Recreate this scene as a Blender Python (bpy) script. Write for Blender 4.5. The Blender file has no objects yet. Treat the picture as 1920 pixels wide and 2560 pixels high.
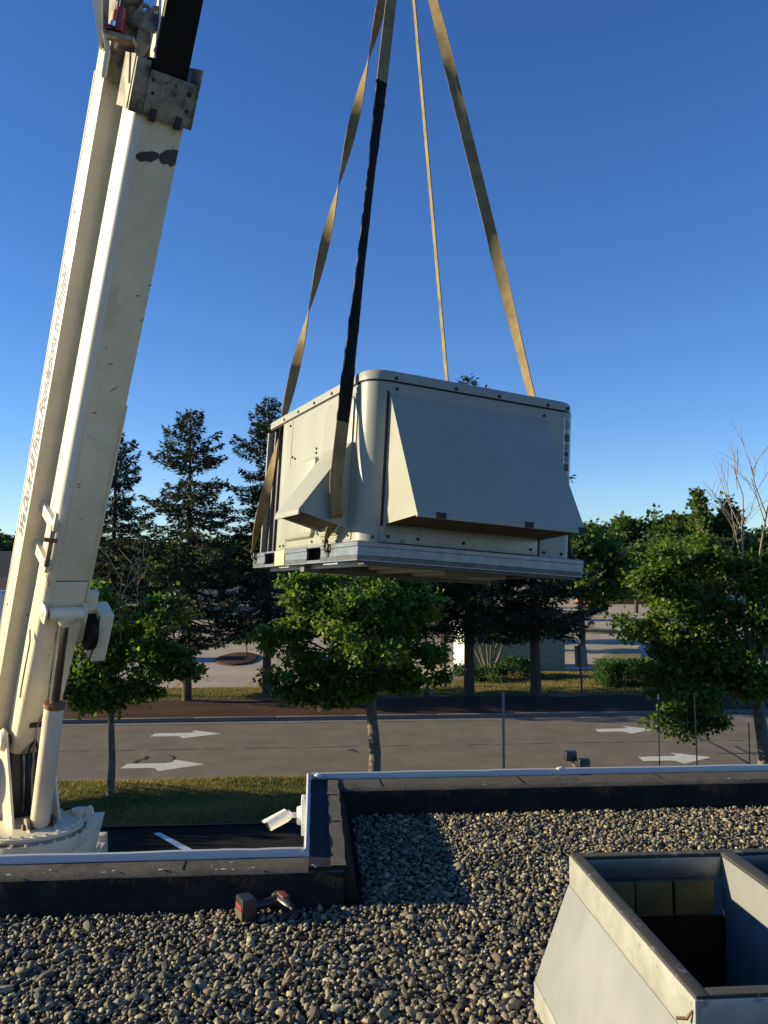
import bpy, bmesh, math, random
import numpy as np
from mathutils import Vector, Matrix

random.seed(7); RNG = np.random.default_rng(7)
scene = bpy.context.scene
COL = scene.collection

# ------------------------------------------------------------------ camera
FPX, CX, CY = 2150.0, 960.0, 1280.0
YAW, PIT = math.radians(4.5), math.atan(130 / 2150)
CAM = np.array([0, 0, 1.6])
FW = np.array([math.sin(YAW) * math.cos(PIT), math.cos(YAW) * math.cos(PIT), math.sin(PIT)])
RT = np.array([math.cos(YAW), -math.sin(YAW), 0.0]); UP = np.cross(RT, FW)
cd = bpy.data.cameras.new('camera'); cam = bpy.data.objects.new('camera', cd); COL.objects.link(cam)
cd.sensor_fit = 'VERTICAL'; cd.sensor_height = 36.0; cd.lens = 36.0 * FPX / 2560.0
cd.clip_start = 0.05; cd.clip_end = 3000
cam.matrix_world = Matrix([[RT[0], UP[0], -FW[0], CAM[0]], [RT[1], UP[1], -FW[1], CAM[1]], [RT[2], UP[2], -FW[2], CAM[2]], [0, 0, 0, 1]])
scene.camera = cam
# ------------------------------------------------------------------ sky, sun, exposure
SUN_EL, SUN_AZ = math.radians(14.8), math.radians(-82.0)      # azimuth clockwise from +Y
world = bpy.data.worlds.new('World'); scene.world = world; world.use_nodes = True
wn, wl = world.node_tree.nodes, world.node_tree.links
sk = wn.new('ShaderNodeTexSky'); sk.sky_type = 'NISHITA'; sk.sun_disc = False
sk.sun_elevation = SUN_EL; sk.sun_rotation = SUN_AZ % (2 * math.pi)
sk.air_density = 0.85; sk.dust_density = 0.0; sk.ozone_density = 1.2; sk.altitude = 0
hs = wn.new('ShaderNodeHueSaturation'); hs.inputs['Saturation'].default_value = 1.25
wb = wn.new('ShaderNodeVectorMath'); wb.operation = 'MULTIPLY'; wb.inputs[1].default_value = (1.15, 1.42, 2.05)   # cool white balance of the phone camera
wl.new(sk.outputs[0], hs.inputs['Color']); wl.new(hs.outputs[0], wb.inputs[0]); wl.new(wb.outputs[0], wn['Background'].inputs[0])
wn['Background'].inputs[1].default_value = 0.05
sl = bpy.data.lights.new('sun', 'SUN'); sl.energy = 5.0; sl.angle = math.radians(0.5); sl.color = (1.0, 0.86, 0.55)
sun = bpy.data.objects.new('sun', sl); COL.objects.link(sun)
SDIR = Vector((math.sin(SUN_AZ) * math.cos(SUN_EL), math.cos(SUN_AZ) * math.cos(SUN_EL), math.sin(SUN_EL)))
sun.rotation_euler = SDIR.to_track_quat('Z', 'Y').to_euler(); sun.location = (-20, 4, 20)
vs = scene.view_settings; vs.view_transform = 'Standard'; vs.look = 'None'; vs.exposure = 0.9; vs.gamma = 1.0
vs.use_curve_mapping = False

# ------------------------------------------------------------------ helpers: pixels
def ray(x, y): return FW + RT * (x - CX) / FPX - UP * (y - CY) / FPX
def gz(x, y, z): d = ray(x, y); return CAM + d * (z - CAM[2]) / d[2]
def gy(x, y, Y): d = ray(x, y); return CAM + d * (Y - CAM[1]) / d[1]
def dep(x, y, t): return CAM + ray(x, y) * t
GZ = -4.2

# ------------------------------------------------------------------ helpers: materials
def mat(name, col, rough=0.6, metal=0.0, var=0.15, scale=8.0, bump=0.0, bscale=60.0, spec=0.5, col2=None, thr=None, detail=6.0, coat=0.0):
    m = bpy.data.materials.new(name); m.use_nodes = True
    n, l = m.node_tree.nodes, m.node_tree.links
    b = n['Principled BSDF']; b.inputs['Roughness'].default_value = rough; b.inputs['Metallic'].default_value = metal
    b.inputs['Specular IOR Level'].default_value = spec; b.inputs['Coat Weight'].default_value = coat
    tc = n.new('ShaderNodeTexCoord')
    nz = n.new('ShaderNodeTexNoise'); nz.inputs['Scale'].default_value = scale; nz.inputs['Detail'].default_value = detail
    nz.inputs['Roughness'].default_value = 0.65
    l.new(tc.outputs['Object'], nz.inputs['Vector'])
    cr = n.new('ShaderNodeValToRGB')
    c2 = col2 if col2 else tuple(c * (1 - var) for c in col)
    c1 = col if col2 else tuple(min(1, c * (1 + var * 0.6)) for c in col)
    a, bb = thr if thr else (0.32, 0.68)
    cr.color_ramp.elements[0].position = a; cr.color_ramp.elements[0].color = (*c2, 1)
    cr.color_ramp.elements[1].position = bb; cr.color_ramp.elements[1].color = (*c1, 1)
    l.new(nz.outputs['Fac'], cr.inputs['Fac']); l.new(cr.outputs[0], b.inputs['Base Color'])
    if bump > 0:
        n2 = n.new('ShaderNodeTexNoise'); n2.inputs['Scale'].default_value = bscale; n2.inputs['Detail'].default_value = 4
        l.new(tc.outputs['Object'], n2.inputs['Vector'])
        bp = n.new('ShaderNodeBump'); bp.inputs['Strength'].default_value = bump; bp.inputs['Distance'].default_value = 0.02
        l.new(n2.outputs['Fac'], bp.inputs['Height']); l.new(bp.outputs[0], b.inputs['Normal'])
    return m

def add_specks(m, col, scale, lo, hi, stretch=(1, 1, 1), fac=1.0):
    """mix a second colour over the base colour where a noise exceeds a threshold: rust, grime, scuffs"""
    n, l = m.node_tree.nodes, m.node_tree.links; b = n['Principled BSDF']
    src = b.inputs['Base Color'].links[0].from_socket
    tc = n.new('ShaderNodeTexCoord'); mp = n.new('ShaderNodeMapping'); mp.inputs['Scale'].default_value = stretch
    nz = n.new('ShaderNodeTexNoise'); nz.inputs['Scale'].default_value = scale; nz.inputs['Detail'].default_value = 8; nz.inputs['Roughness'].default_value = 0.7
    l.new(tc.outputs['Object'], mp.inputs[0]); l.new(mp.outputs[0], nz.inputs['Vector'])
    mr = n.new('ShaderNodeMapRange'); mr.inputs['From Min'].default_value = lo; mr.inputs['From Max'].default_value = hi
    mr.inputs['To Max'].default_value = fac
    l.new(nz.outputs['Fac'], mr.inputs['Value'])
    mx = n.new('ShaderNodeMix'); mx.data_type = 'RGBA'
    l.new(mr.outputs[0], mx.inputs[0]); l.new(src, mx.inputs[6]); mx.inputs[7].default_value = (*col, 1)
    l.new(mx.outputs[2], b.inputs['Base Color'])
    return m

def ramp_mat(name, cols, rough=0.75, attr=None, rnd=False, noise=0.25, nscale=60, bump=0.3, transl=0.0):
    """colour picked per piece (mesh attribute or object random) from a palette"""
    m = bpy.data.materials.new(name); m.use_nodes = True
    n, l = m.node_tree.nodes, m.node_tree.links; b = n['Principled BSDF']
    b.inputs['Roughness'].default_value = rough
    if rnd: s = n.new('ShaderNodeObjectInfo').outputs['Random']
    else:
        at = n.new('ShaderNodeAttribute'); at.attribute_name = attr; s = at.outputs['Fac']
    cr = n.new('ShaderNodeValToRGB'); el = cr.color_ramp.elements
    while len(el) < len(cols): el.new(0.5)
    for i, c in enumerate(cols): el[i].position = i / max(1, len(cols) - 1); el[i].color = (*c, 1)
    l.new(s, cr.inputs['Fac'])
    tc = n.new('ShaderNodeTexCoord'); nz = n.new('ShaderNodeTexNoise'); nz.inputs['Scale'].default_value = nscale; nz.inputs['Detail'].default_value = 5
    l.new(tc.outputs['Object'], nz.inputs['Vector'])
    mr = n.new('ShaderNodeMapRange'); mr.inputs['To Min'].default_value = 1 - noise; mr.inputs['To Max'].default_value = 1 + noise
    l.new(nz.outputs['Fac'], mr.inputs['Value'])
    mx = n.new('ShaderNodeMix'); mx.data_type = 'RGBA'; mx.blend_type = 'MULTIPLY'; mx.inputs[0].default_value = 1.0
    l.new(cr.outputs[0], mx.inputs[6]); l.new(mr.outputs[0], mx.inputs[7]); l.new(mx.outputs[2], b.inputs['Base Color'])
    if bump:
        bp = n.new('ShaderNodeBump'); bp.inputs['Strength'].default_value = bump; bp.inputs['Distance'].default_value = 0.004
        l.new(nz.outputs['Fac'], bp.inputs['Height']); l.new(bp.outputs[0], b.inputs['Normal'])
    if transl:
        t = n.new('ShaderNodeBsdfTranslucent'); ms = n.new('ShaderNodeMixShader'); ms.inputs[0].default_value = transl
        br = n.new('ShaderNodeMix'); br.data_type = 'RGBA'; br.blend_type = 'MULTIPLY'; br.inputs[0].default_value = 1.0
        br.inputs[7].default_value = (1.5, 1.6, 0.7, 1)
        l.new(mx.outputs[2], br.inputs[6]); l.new(br.outputs[2], t.inputs[0])
        l.new(b.outputs[0], ms.inputs[1]); l.new(t.outputs[0], ms.inputs[2]); l.new(ms.outputs[0], n['Material Output'].inputs[0])
    return m

# ------------------------------------------------------------------ helpers: objects
def link(name, me, m=None, parent=None, props=None, mw=None):
    o = bpy.data.objects.new(name, me); COL.objects.link(o)
    if m is not None and me is not None and len(me.materials) == 0: me.materials.append(m)
    if parent is not None: o.parent = parent
    if mw is not None: o.matrix_local = mw
    for k, v in (props or {}).items(): o[k] = v
    return o
def tag(o, label, cat, group=None, kind=None):
    o['label'] = label; o['category'] = cat
    if group: o['group'] = group
    if kind: o['kind'] = kind
    return o
def empty(name, loc, label, cat, group=None, mw=None):
    o = bpy.data.objects.new(name, None); COL.objects.link(o); o.empty_display_size = 0.2
    if mw is not None: o.matrix_world = mw
    else: o.location = loc
    return tag(o, label, cat, group)
def fast_mesh(name, v, f, k, m=None, attr=None, smooth=False):
    v = np.asarray(v, np.float32).reshape(-1, 3); f = np.asarray(f, np.int32).reshape(-1, k)
    me = bpy.data.meshes.new(name); me.vertices.add(len(v)); me.vertices.foreach_set('co', v.ravel())
    me.loops.add(f.size); me.loops.foreach_set('vertex_index', f.ravel())
    me.polygons.add(len(f)); me.polygons.foreach_set('loop_start', np.arange(0, f.size, k, dtype=np.int32))
    me.polygons.foreach_set('loop_total', np.full(len(f), k, np.int32))
    if smooth: me.polygons.foreach_set('use_smooth', np.ones(len(f), bool))
    if attr is not None:
        for an, av in attr.items():
            a = me.attributes.new(an, 'FLOAT', 'POINT'); a.data.foreach_set('value', np.asarray(av, np.float32))
    me.update(calc_edges=True)
    if m: me.materials.append(m)
    return me

class MB:
    """collects solid pieces of ONE part"""
    def __init__(s, origin=(0, 0, 0)): s.bm = bmesh.new(); s.o = Vector(origin)
    def pts(s, P): return [s.bm.verts.new(Vector(p) - s.o) for p in P]
    def face(s, P): s.bm.faces.new(s.pts(P)); return s
    def hexa(s, A, B):           # two quads
        a, b = s.pts(A), s.pts(B); n = len(a)
        s.bm.faces.new(a[::-1]); s.bm.faces.new(b)
        for i in range(n): s.bm.faces.new((a[i], a[(i + 1) % n], b[(i + 1) % n], b[i]))
        return s
    def box(s, x0, x1, y0, y1, z0, z1, T=None):
        q = lambda z: [(x0, y0, z), (x1, y0, z), (x1, y1, z), (x0, y1, z)]
        A, B = q(z0), q(z1)
        if T: A = [T(*p) for p in A]; B = [T(*p) for p in B]
        return s.hexa(A, B)
    def prism(s, prof, f0, f1):   # prof list of 2D; f0,f1 map (a,b)->3D
        return s.hexa([f0(*p) for p in prof], [f1(*p) for p in prof])
    def tube(s, P, R, n=10, caps=True):
        P = [Vector(p) for p in P]; R = R if hasattr(R, '__len__') else [R] * len(P)
        rings = []; ref = None
        for i, p in enumerate(P):
            t = (P[min(i + 1, len(P) - 1)] - P[max(i - 1, 0)]).normalized()
            if ref is None: ref = t.orthogonal().normalized()
            ref = (ref - t * ref.dot(t)); ref = ref.normalized() if ref.length > 1e-6 else t.orthogonal().normalized()
            b = t.cross(ref)
            rings.append(s.pts([p + (ref * math.cos(2 * math.pi * k / n) + b * math.sin(2 * math.pi * k / n)) * R[i] for k in range(n)]))
        for a, b in zip(rings, rings[1:]):
            for k in range(n): s.bm.faces.new((a[k], a[(k + 1) % n], b[(k + 1) % n], b[k]))
        if caps and n > 2: s.bm.faces.new(rings[0][::-1]); s.bm.faces.new(rings[-1])
        return s
    def cyl(s, a, b, r, r2=None, n=16): return s.tube([a, b], [r, r if r2 is None else r2], n)
    def build(s, name, m, parent=None, bevel=0.0, smooth=None, segs=2, props=None):
        bm = s.bm
        bmesh.ops.recalc_face_normals(bm, faces=bm.faces)
        if bevel > 0:
            ed = [e for e in bm.edges if len(e.link_faces) == 2 and e.calc_face_angle(0) > 0.5]
            bmesh.ops.bevel(bm, geom=ed, offset=bevel, segments=segs, affect='EDGES', profile=0.6, clamp_overlap=True)
        me = bpy.data.meshes.new(name)
        bm.to_mesh(me); bm.free()
        if smooth is not None or bevel > 0:
            me.polygons.foreach_set('use_smooth', [True] * len(me.polygons)); me.set_sharp_from_angle(angle=math.radians(smooth or 35))
        me.materials.append(m)
        return link(name, me, None, parent, props, Matrix.Translation(s.o) if (s.o.length and parent is None) else None)

# ------------------------------------------------------------------ materials
M = {}
M['cream'] = mat('crane cream paint', (0.74, 0.655, 0.47), 0.42, var=0.10, scale=3, coat=0.2, bump=0.03, bscale=25)
add_specks(M['cream'], (0.10, 0.055, 0.03), 9, 0.66, 0.72)
add_specks(M['cream'], (0.36, 0.25, 0.12), 2.2, 0.56, 0.72, (1, 1, .4), 0.55)
M['white_boom'] = mat('boom glossy white paint', (0.70, 0.67, 0.60), 0.3, var=0.05, scale=3, coat=0.3)
M['grease'] = mat('black greasy boom section', (0.008, 0.007, 0.006), 0.6, spec=0.2, var=0.5, scale=4)
M['collar'] = mat('grimy collar plate', (0.30, 0.26, 0.18), 0.6, col2=(0.03, 0.026, 0.02), thr=(0.36, 0.56), scale=3.2, detail=8)
M['grime'] = mat('dark grime', (0.03, 0.028, 0.026), 0.8)
M['steel_dark'] = mat('dark steel', (0.045, 0.043, 0.042), 0.5, 0.6)
M['chrome'] = mat('chromed cylinder rod', (0.62, 0.60, 0.57), 0.16, 1.0, var=0.05)
M['rust'] = mat('rusty pin', (0.30, 0.13, 0.05), 0.7, col2=(0.12, 0.06, 0.03), scale=20)
M['red'] = mat('red jack paint', (0.22, 0.012, 0.015), 0.3, var=0.3, scale=12, coat=0.3)
M['ink'] = mat('dark lettering', (0.03, 0.03, 0.09), 0.5, var=0.1)
M['hvac'] = mat('rooftop unit enamel', (0.312, 0.315, 0.262), 0.42, spec=0.3, var=0.09, scale=2.0, bump=0.10, bscale=2.6)
add_specks(M['hvac'], (0.26, 0.25, 0.20), 3.0, 0.55, 0.75, (3, 3, .5), 0.5)
M['seam'] = mat('dark seam gasket', (0.025, 0.026, 0.026), 0.8)
M['galv'] = mat('galvanised steel', (0.20, 0.215, 0.23), 0.38, 0.75, var=0.25, scale=14, detail=8, bump=0.04, bscale=40)
add_specks(M['galv'], (0.10, 0.10, 0.10), 7, 0.60, 0.70, (1, 1, 3), 0.7)
M['galv_dull'] = mat('weathered zinc sheet', (0.40, 0.39, 0.35), 0.5, 0.35, var=0.2, scale=10, detail=8)
add_specks(M['galv_dull'], (0.12, 0.11, 0.10), 16, 0.60, 0.68, (1, 1, 1), 0.8)
M['under'] = mat('underside pan metal', (0.13, 0.12, 0.10), 0.7, 0.2, var=0.3, scale=6)
M['coil'] = mat('condenser coil fins', (0.045, 0.043, 0.046), 0.5, 0.5, var=0.4, scale=30)
M['coil_bar'] = mat('coil guard bar', (0.12, 0.11, 0.12), 0.5, 0.4, var=0.3, scale=20)
M['hoodin'] = mat('hood inside', (0.10, 0.07, 0.045), 0.8, var=0.3, scale=6)
M['screw'] = mat('screw heads', (0.03, 0.03, 0.03), 0.5, 0.5)
M['web'] = mat('sling webbing', (0.34, 0.255, 0.125), 0.9, spec=0.15, col2=(0.15, 0.115, 0.065), scale=9, thr=(0.25, 0.75), bump=0.35, bscale=220)
add_specks(M['web'], (0.06, 0.05, 0.035), 5, 0.58, 0.72, (1, 1, .5), 0.8)
M['sleeve'] = mat('black nylon sleeve', (0.015, 0.013, 0.012), 0.85, spec=0.15, var=0.3, scale=20, bump=0.5, bscale=30)
M['membrane'] = mat('bitumen membrane', (0.026, 0.022, 0.016), 0.95, spec=0.12, var=0.4, scale=6, bump=0.2, bscale=30)
M['cap'] = mat('granulated cap sheet', (0.082, 0.072, 0.058), 0.95, var=0.35, scale=26, bump=0.5, bscale=300, detail=9)
add_specks(M['cap'], (0.02, 0.02, 0.02), 3, 0.56, 0.66, (1, 1, 1), 0.8)
M['edge_shadow'] = mat('painted drip edge shadow', (0.024, 0.024, 0.028), 0.75, spec=0.2, var=0.4, scale=8, bump=0.3, bscale=18)  # shadow of the raised drip edge, put into the colour
M['drip'] = mat('white metal drip edge', (0.50, 0.51, 0.52), 0.4, var=0.06, scale=5, bump=0.05, bscale=8)
M['chip'] = mat('flaking white paint', (0.62, 0.62, 0.60), 0.8)
M['whiteplastic'] = mat('white plastic', (0.80, 0.79, 0.75), 0.35, var=0.03)
M['blackplastic'] = mat('black plastic', (0.02, 0.02, 0.022), 0.4)
M['redplastic'] = mat('red plastic', (0.28, 0.03, 0.02), 0.5)
M['stucco'] = mat('building wall', (0.45, 0.43, 0.38), 0.9, var=0.1, bump=0.2)
M['asphalt'] = mat('road asphalt', (0.165, 0.140, 0.110), 0.95, spec=0.2, var=0.22, scale=0.9, bump=0.35, bscale=70, detail=9)
add_specks(M['asphalt'], (0.07, 0.062, 0.054), 0.35, 0.60, 0.75, (.2, 1, 1), 0.5)
add_specks(M['asphalt'], (0.25, 0.23, 0.2), 38, 0.68, 0.74, (1, 1, 1), 0.6)
M['sealcoat'] = mat('fresh black sealcoat', (0.018, 0.016, 0.013), 0.9, spec=0.12, var=0.3, scale=1.2, bump=0.2, bscale=60)
M['lot'] = mat('old parking lot asphalt', (0.37, 0.31, 0.235), 0.95, spec=0.2, var=0.2, scale=0.35, bump=0.2, bscale=40, detail=9)
add_specks(M['lot'], (0.26, 0.22, 0.175), 0.12, 0.50, 0.70, (1, 2.5, 1), 0.6)
M['concrete'] = mat('kerb concrete', (0.15, 0.14, 0.125), 0.9, var=0.2, scale=4)
M['paint'] = mat('white road paint', (0.55, 0.53, 0.47), 0.7, var=0.12, scale=6, detail=9)
add_specks(M['paint'], (0.13, 0.11, 0.09), 9, 0.57, 0.66, (1, 1, 1), 0.8)
M['bluepaint'] = mat('white stall paint', (0.72, 0.74, 0.78), 0.7, var=0.1)
M['yellow'] = mat('yellow stall paint', (0.45, 0.27, 0.06), 0.8, col2=(0.22, 0.17, 0.10), scale=5)
M['tar'] = mat('crack sealant', (0.022, 0.021, 0.021), 0.6)
M['soil'] = mat('turf soil', (0.10, 0.095, 0.032), 0.95, col2=(0.17, 0.12, 0.05), scale=0.9, bump=0.4, bscale=25, detail=9)
M['ground'] = mat('distant ground', (0.10, 0.10, 0.05), 0.95, var=0.4, scale=0.05)
M['mulch'] = mat('bark mulch', (0.11, 0.058, 0.036), 0.95, spec=0.1, col2=(0.030, 0.018, 0.013), scale=16, bump=0.9, bscale=30, detail=9)
add_specks(M['mulch'], (0.30, 0.22, 0.15), 30, 0.67, 0.72, (1, 1, 1), 0.8)
M['bark'] = mat('tree bark', (0.095, 0.072, 0.052), 0.95, col2=(0.035, 0.027, 0.02), scale=10, bump=0.8, bscale=22)
M['bark_pale'] = mat('pale maple bark', (0.19, 0.165, 0.125), 0.95, col2=(0.07, 0.058, 0.045), scale=7, bump=0.6, bscale=20)
M['twig'] = mat('bare twig', (0.26, 0.21, 0.16), 0.9, var=0.3)
M['maple'] = ramp_mat('maple leaves', [(0.030, 0.068, 0.012), (0.060, 0.115, 0.016), (0.105, 0.165, 0.022), (0.20, 0.24, 0.035)], 0.5, 'tint', noise=0.15, bump=0, transl=0.45)
M['broad'] = ramp_mat('broadleaf foliage', [(0.028, 0.060, 0.016), (0.055, 0.10, 0.022), (0.085, 0.14, 0.03), (0.13, 0.17, 0.045)], 0.6, 'tint', noise=0.15, bump=0, transl=0.4)
M['needle'] = ramp_mat('spruce needles', [(0.012, 0.022, 0.011), (0.026, 0.044, 0.020), (0.048, 0.066, 0.030), (0.10, 0.08, 0.042)], 0.7, 'tint', noise=0.15, bump=0, transl=0.12)
M['shrub'] = ramp_mat('shrub leaves', [(0.02, 0.055, 0.012), (0.04, 0.10, 0.02), (0.08, 0.15, 0.03)], 0.6, 'tint', noise=0.15, bump=0, transl=0.3)
M['grass'] = ramp_mat('grass blades', [(0.065, 0.085, 0.018), (0.12, 0.13, 0.03), (0.20, 0.165, 0.05), (0.30, 0.21, 0.09)], 0.7, 'tint', noise=0.1, bump=0, transl=0.3)
STONE = [(0.018, 0.017, 0.012), (0.14, 0.128, 0.085), (0.06, 0.056, 0.04), (0.30, 0.26, 0.165), (0.085, 0.078, 0.055), (0.38, 0.315, 0.185), (0.16, 0.145, 0.10), (0.04, 0.038, 0.028), (0.26, 0.18, 0.10), (0.11, 0.10, 0.07), (0.46, 0.41, 0.28)]
M['stones'] = ramp_mat('river stones', STONE, 0.7, 'tint', noise=0.35, nscale=55, bump=0.6)
M['stone'] = ramp_mat('river stone', STONE, 0.7, rnd=True, noise=0.35, nscale=55, bump=0.6)
M['curb'] = mat('curb sheet metal', (0.25, 0.255, 0.25), 0.45, 0.1, var=0.16, scale=2.2, detail=8, bump=0.06, bscale=4)
add_specks(M['curb'], (0.20, 0.20, 0.20), 4, 0.56, 0.72, (3, 3, .5), 0.55)
M['gasket'] = mat('foam gasket rim', (0.035, 0.034, 0.032), 0.9, col2=(0.16, 0.155, 0.145), scale=20, thr=(0.36, 0.43), detail=9)
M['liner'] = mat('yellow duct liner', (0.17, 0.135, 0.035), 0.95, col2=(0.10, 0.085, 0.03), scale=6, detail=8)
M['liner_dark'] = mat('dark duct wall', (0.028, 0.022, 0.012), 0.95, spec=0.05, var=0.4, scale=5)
M['brown'] = mat('brown roof shingles', (0.10, 0.075, 0.06), 0.9, var=0.25, scale=3)
M['greyroof'] = mat('grey roof shingles', (0.045, 0.05, 0.062), 0.9, var=0.25, scale=3)
M['siding'] = mat('pale siding', (0.62, 0.60, 0.54), 0.8, var=0.06)
M['shaded_green'] = mat('green siding darkened for shade', (0.26, 0.29, 0.22), 0.9, spec=0.2, var=0.06)  # pale green wall with its deep shade darkened into the colour
M['brick'] = mat('orange brick wall', (0.36, 0.13, 0.06), 0.9, var=0.25, scale=9)
M['glass'] = mat('dark window glass', (0.02, 0.025, 0.03), 0.08)
M['pole'] = mat('weathered grey pole', (0.22, 0.22, 0.22), 0.6, 0.3, var=0.2, scale=6)
M['brownpole'] = mat('brown pole', (0.10, 0.075, 0.055), 0.8, var=0.2)
M['signback'] = mat('aluminium sign back', (0.20, 0.18, 0.15), 0.6, 0.2, var=0.1)
M['rubber'] = mat('tyre rubber', (0.02, 0.02, 0.02), 0.85)
M['lens'] = mat('lens glass', (0.01, 0.01, 0.012), 0.1)

# ================================================================== SETTING
def sheet(name, x0, x1, y0, y1, z, m, kind='structure', sub=1):
    xs = np.linspace(x0, x1, sub + 1); v = [(x0, y0, z), (x1, y0, z), (x1, y1, z), (x0, y1, z)]
    me = fast_mesh(name, v, [(0, 1, 2, 3)], 4, m)
    return link(name, me, props={'kind': kind})
def poly_sheet(name, P, z, m, parent=None, kind='structure'):
    me = bpy.data.meshes.new(name); me.from_pydata([(p[0], p[1], z) for p in P], [], [list(range(len(P)))]); me.update(); me.materials.append(m)
    return link(name, me, None, parent, {'kind': kind} if kind else None)
sheet('ground', -900, 900, -300, 1800, GZ - 0.012, M['ground'])
sheet('driveway', -40, 40, 4.0, 19.75, GZ, M['sealcoat'])
road = sheet('road', -70, 80, 23.95, 32.42, GZ, M['asphalt'])
sheet('parking_lot', -90, 120, 40.2, 150, GZ, M['lot'])

def bumpy_sheet(name, x0, x1, y0, y1, z0, m, amp, nx, ny, edge=None):
    X, Y = np.meshgrid(np.linspace(x0, x1, nx), np.linspace(y0, y1, ny))
    Z = z0 + amp * (0.5 + 0.25 * np.sin(X * 1.7 + Y) + 0.25 * np.sin(X * .6 - Y * 2.3)) * np.clip(np.minimum(Y - y0, y1 - Y) / 0.5, 0, 1)
    if edge is not None: Y = Y + edge(X, Y)
    v = np.stack([X, Y, Z], -1).reshape(-1, 3)
    idx = np.arange(nx * ny).reshape(ny, nx)
    f = np.stack([idx[:-1, :-1], idx[:-1, 1:], idx[1:, 1:], idx[1:, :-1]], -1).reshape(-1, 4)
    return link(name, fast_mesh(name, v, f, 4, m, smooth=True), props={'kind': 'structure'})
bumpy_sheet('grass_verge', -40, 40, 19.7, 23.86, GZ + 0.03, M['soil'], 0.12, 160, 16)
bumpy_sheet('mulch_bed', -40, 50, 32.62, 37.0, GZ + 0.13, M['mulch'], 0.10, 200, 14)
bumpy_sheet('grass_bank', -40, 4.6, 36.6, 40.25, GZ + 0.14, M['soil'], 0.06, 120, 10, lambda X, Y: np.where(Y < 38, 0.25 * np.sin(X * 1.3), 0))
bumpy_sheet('grass_island', 4.9, 34, 36.5, 45.5, GZ + 0.14, M['soil'], 0.08, 90, 24, lambda X, Y: np.where(Y > 41, -1.9 * np.clip(1 - (X - 4.9) / 2.5, 0, 1) * (Y - 41) / 2, np.where(Y < 38, 0.25 * np.sin(X * 1.1), 0)))
kb = MB(); kb.box(-70, 80, 31.98, 32.42, GZ - 0.1, GZ + 0.012); gut = kb.build('kerb', M['concrete'], props={'kind': 'structure'})
kb = MB(); kb.box(-1.494, 1.494, 32.42, 32.62, GZ - 0.1, GZ + 0.16); k0 = kb.build('kerb_section', M['concrete'], gut, bevel=0.03)
for k in range(-20, 24):
    o = k0 if k == -20 else k0.copy()
    if k > -20: COL.objects.link(o)
    o.location = (3.0 * k, random.uniform(-.008, .008), random.uniform(-.006, .006))
kb = MB(); kb.box(-70, 80, 23.80, 23.95, GZ - 0.1, GZ + 0.05); kb.build('verge_edging', M['concrete'], bevel=0.02, props={'kind': 'structure'})

# painted arrows (flat paint), one thing each
def arrow(x0, x1, yc, hw, label):
    L = x1 - x0
    P = [(0, -.42), (.36, -.40), (.43, -.52), (.485, -1.0), (1.0, .05), (.60, 1.0), (.54, .92), (.60, .62), (.52, .42), (.03, .38)]
    P = [(x0 + a * L, yc + b * hw) for a, b in P]
    me = bpy.data.meshes.new('lane_arrow'); me.from_pydata([(p[0], p[1], GZ + 0.005) for p in P], [], [list(range(len(P)))]); me.materials.append(M['paint'])
    return tag(link('lane_arrow', me), label, 'arrow', 'white lane arrows painted on the road')
arrow(-5.52, -3.20, 25.62, .70, 'white lane arrow on the near lane, by the slim maple trunk')
arrow(-5.55, -3.21, 30.15, .66, 'white lane arrow on the far lane, in front of the lone spruce trunk')
arrow(9.63, 11.87, 25.35, .70, 'white lane arrow on the near lane, crossed by the wooden stake')
arrow(9.75, 11.91, 29.75, .66, 'white lane arrow on the far lane, beside the bushy right-hand maple')
# sealed cracks in the road
def ribbon(name, P, w, z, m, parent):
    v, f = [], []
    for i, p in enumerate(P):
        a, b = P[max(0, i - 1)], P[min(len(P) - 1, i + 1)]
        t = Vector((b[0] - a[0], b[1] - a[1], 0)).normalized(); nrm = Vector((-t.y, t.x, 0))
        ww = w * random.uniform(.6, 1.3) / 2
        v += [(p[0] + nrm.x * ww, p[1] + nrm.y * ww, z), (p[0] - nrm.x * ww, p[1] - nrm.y * ww, z)]
        if i: f.append((2 * i - 2, 2 * i - 1, 2 * i + 1, 2 * i))
    me = bpy.data.meshes.new(name); me.from_pydata(v, [], f); me.materials.append(m)
    return link(name, me, None, parent)
cx = -30; seg = []
while cx < 40:
    L = random.uniform(.5, 2.2); n = max(3, int(L / .25))
    ribbon('road_crack', [(cx + L * i / n, 27.75 + random.uniform(-.03, .03), 0) for i in range(n + 1)], 0.045, GZ + 0.005, M['tar'], road)
    cx += L + random.uniform(.05, .8)
def px_path(pts): return [tuple(gz(x, y, GZ)) for x, y in pts]
for pts in ([(336, 1908), (346, 1901), (362, 1899), (368, 1894), (364, 1891)], [(421, 1889), (433, 1891), (436, 1897), (430, 1902)],
            [(273, 1907), (280, 1908)], [(872, 1877), (880, 1873), (888, 1879), (893, 1881)],
            [(1735, 1842), (1770, 1854), (1800, 1868), (1840, 1890), (1880, 1915)], [(1838, 1866), (1865, 1880), (1890, 1888)], [(1790, 1884), (1850, 1884), (1900, 1882)]):
    ribbon('road_crack', px_path(pts), 0.10, GZ + 0.006, M['tar'], road)
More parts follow.
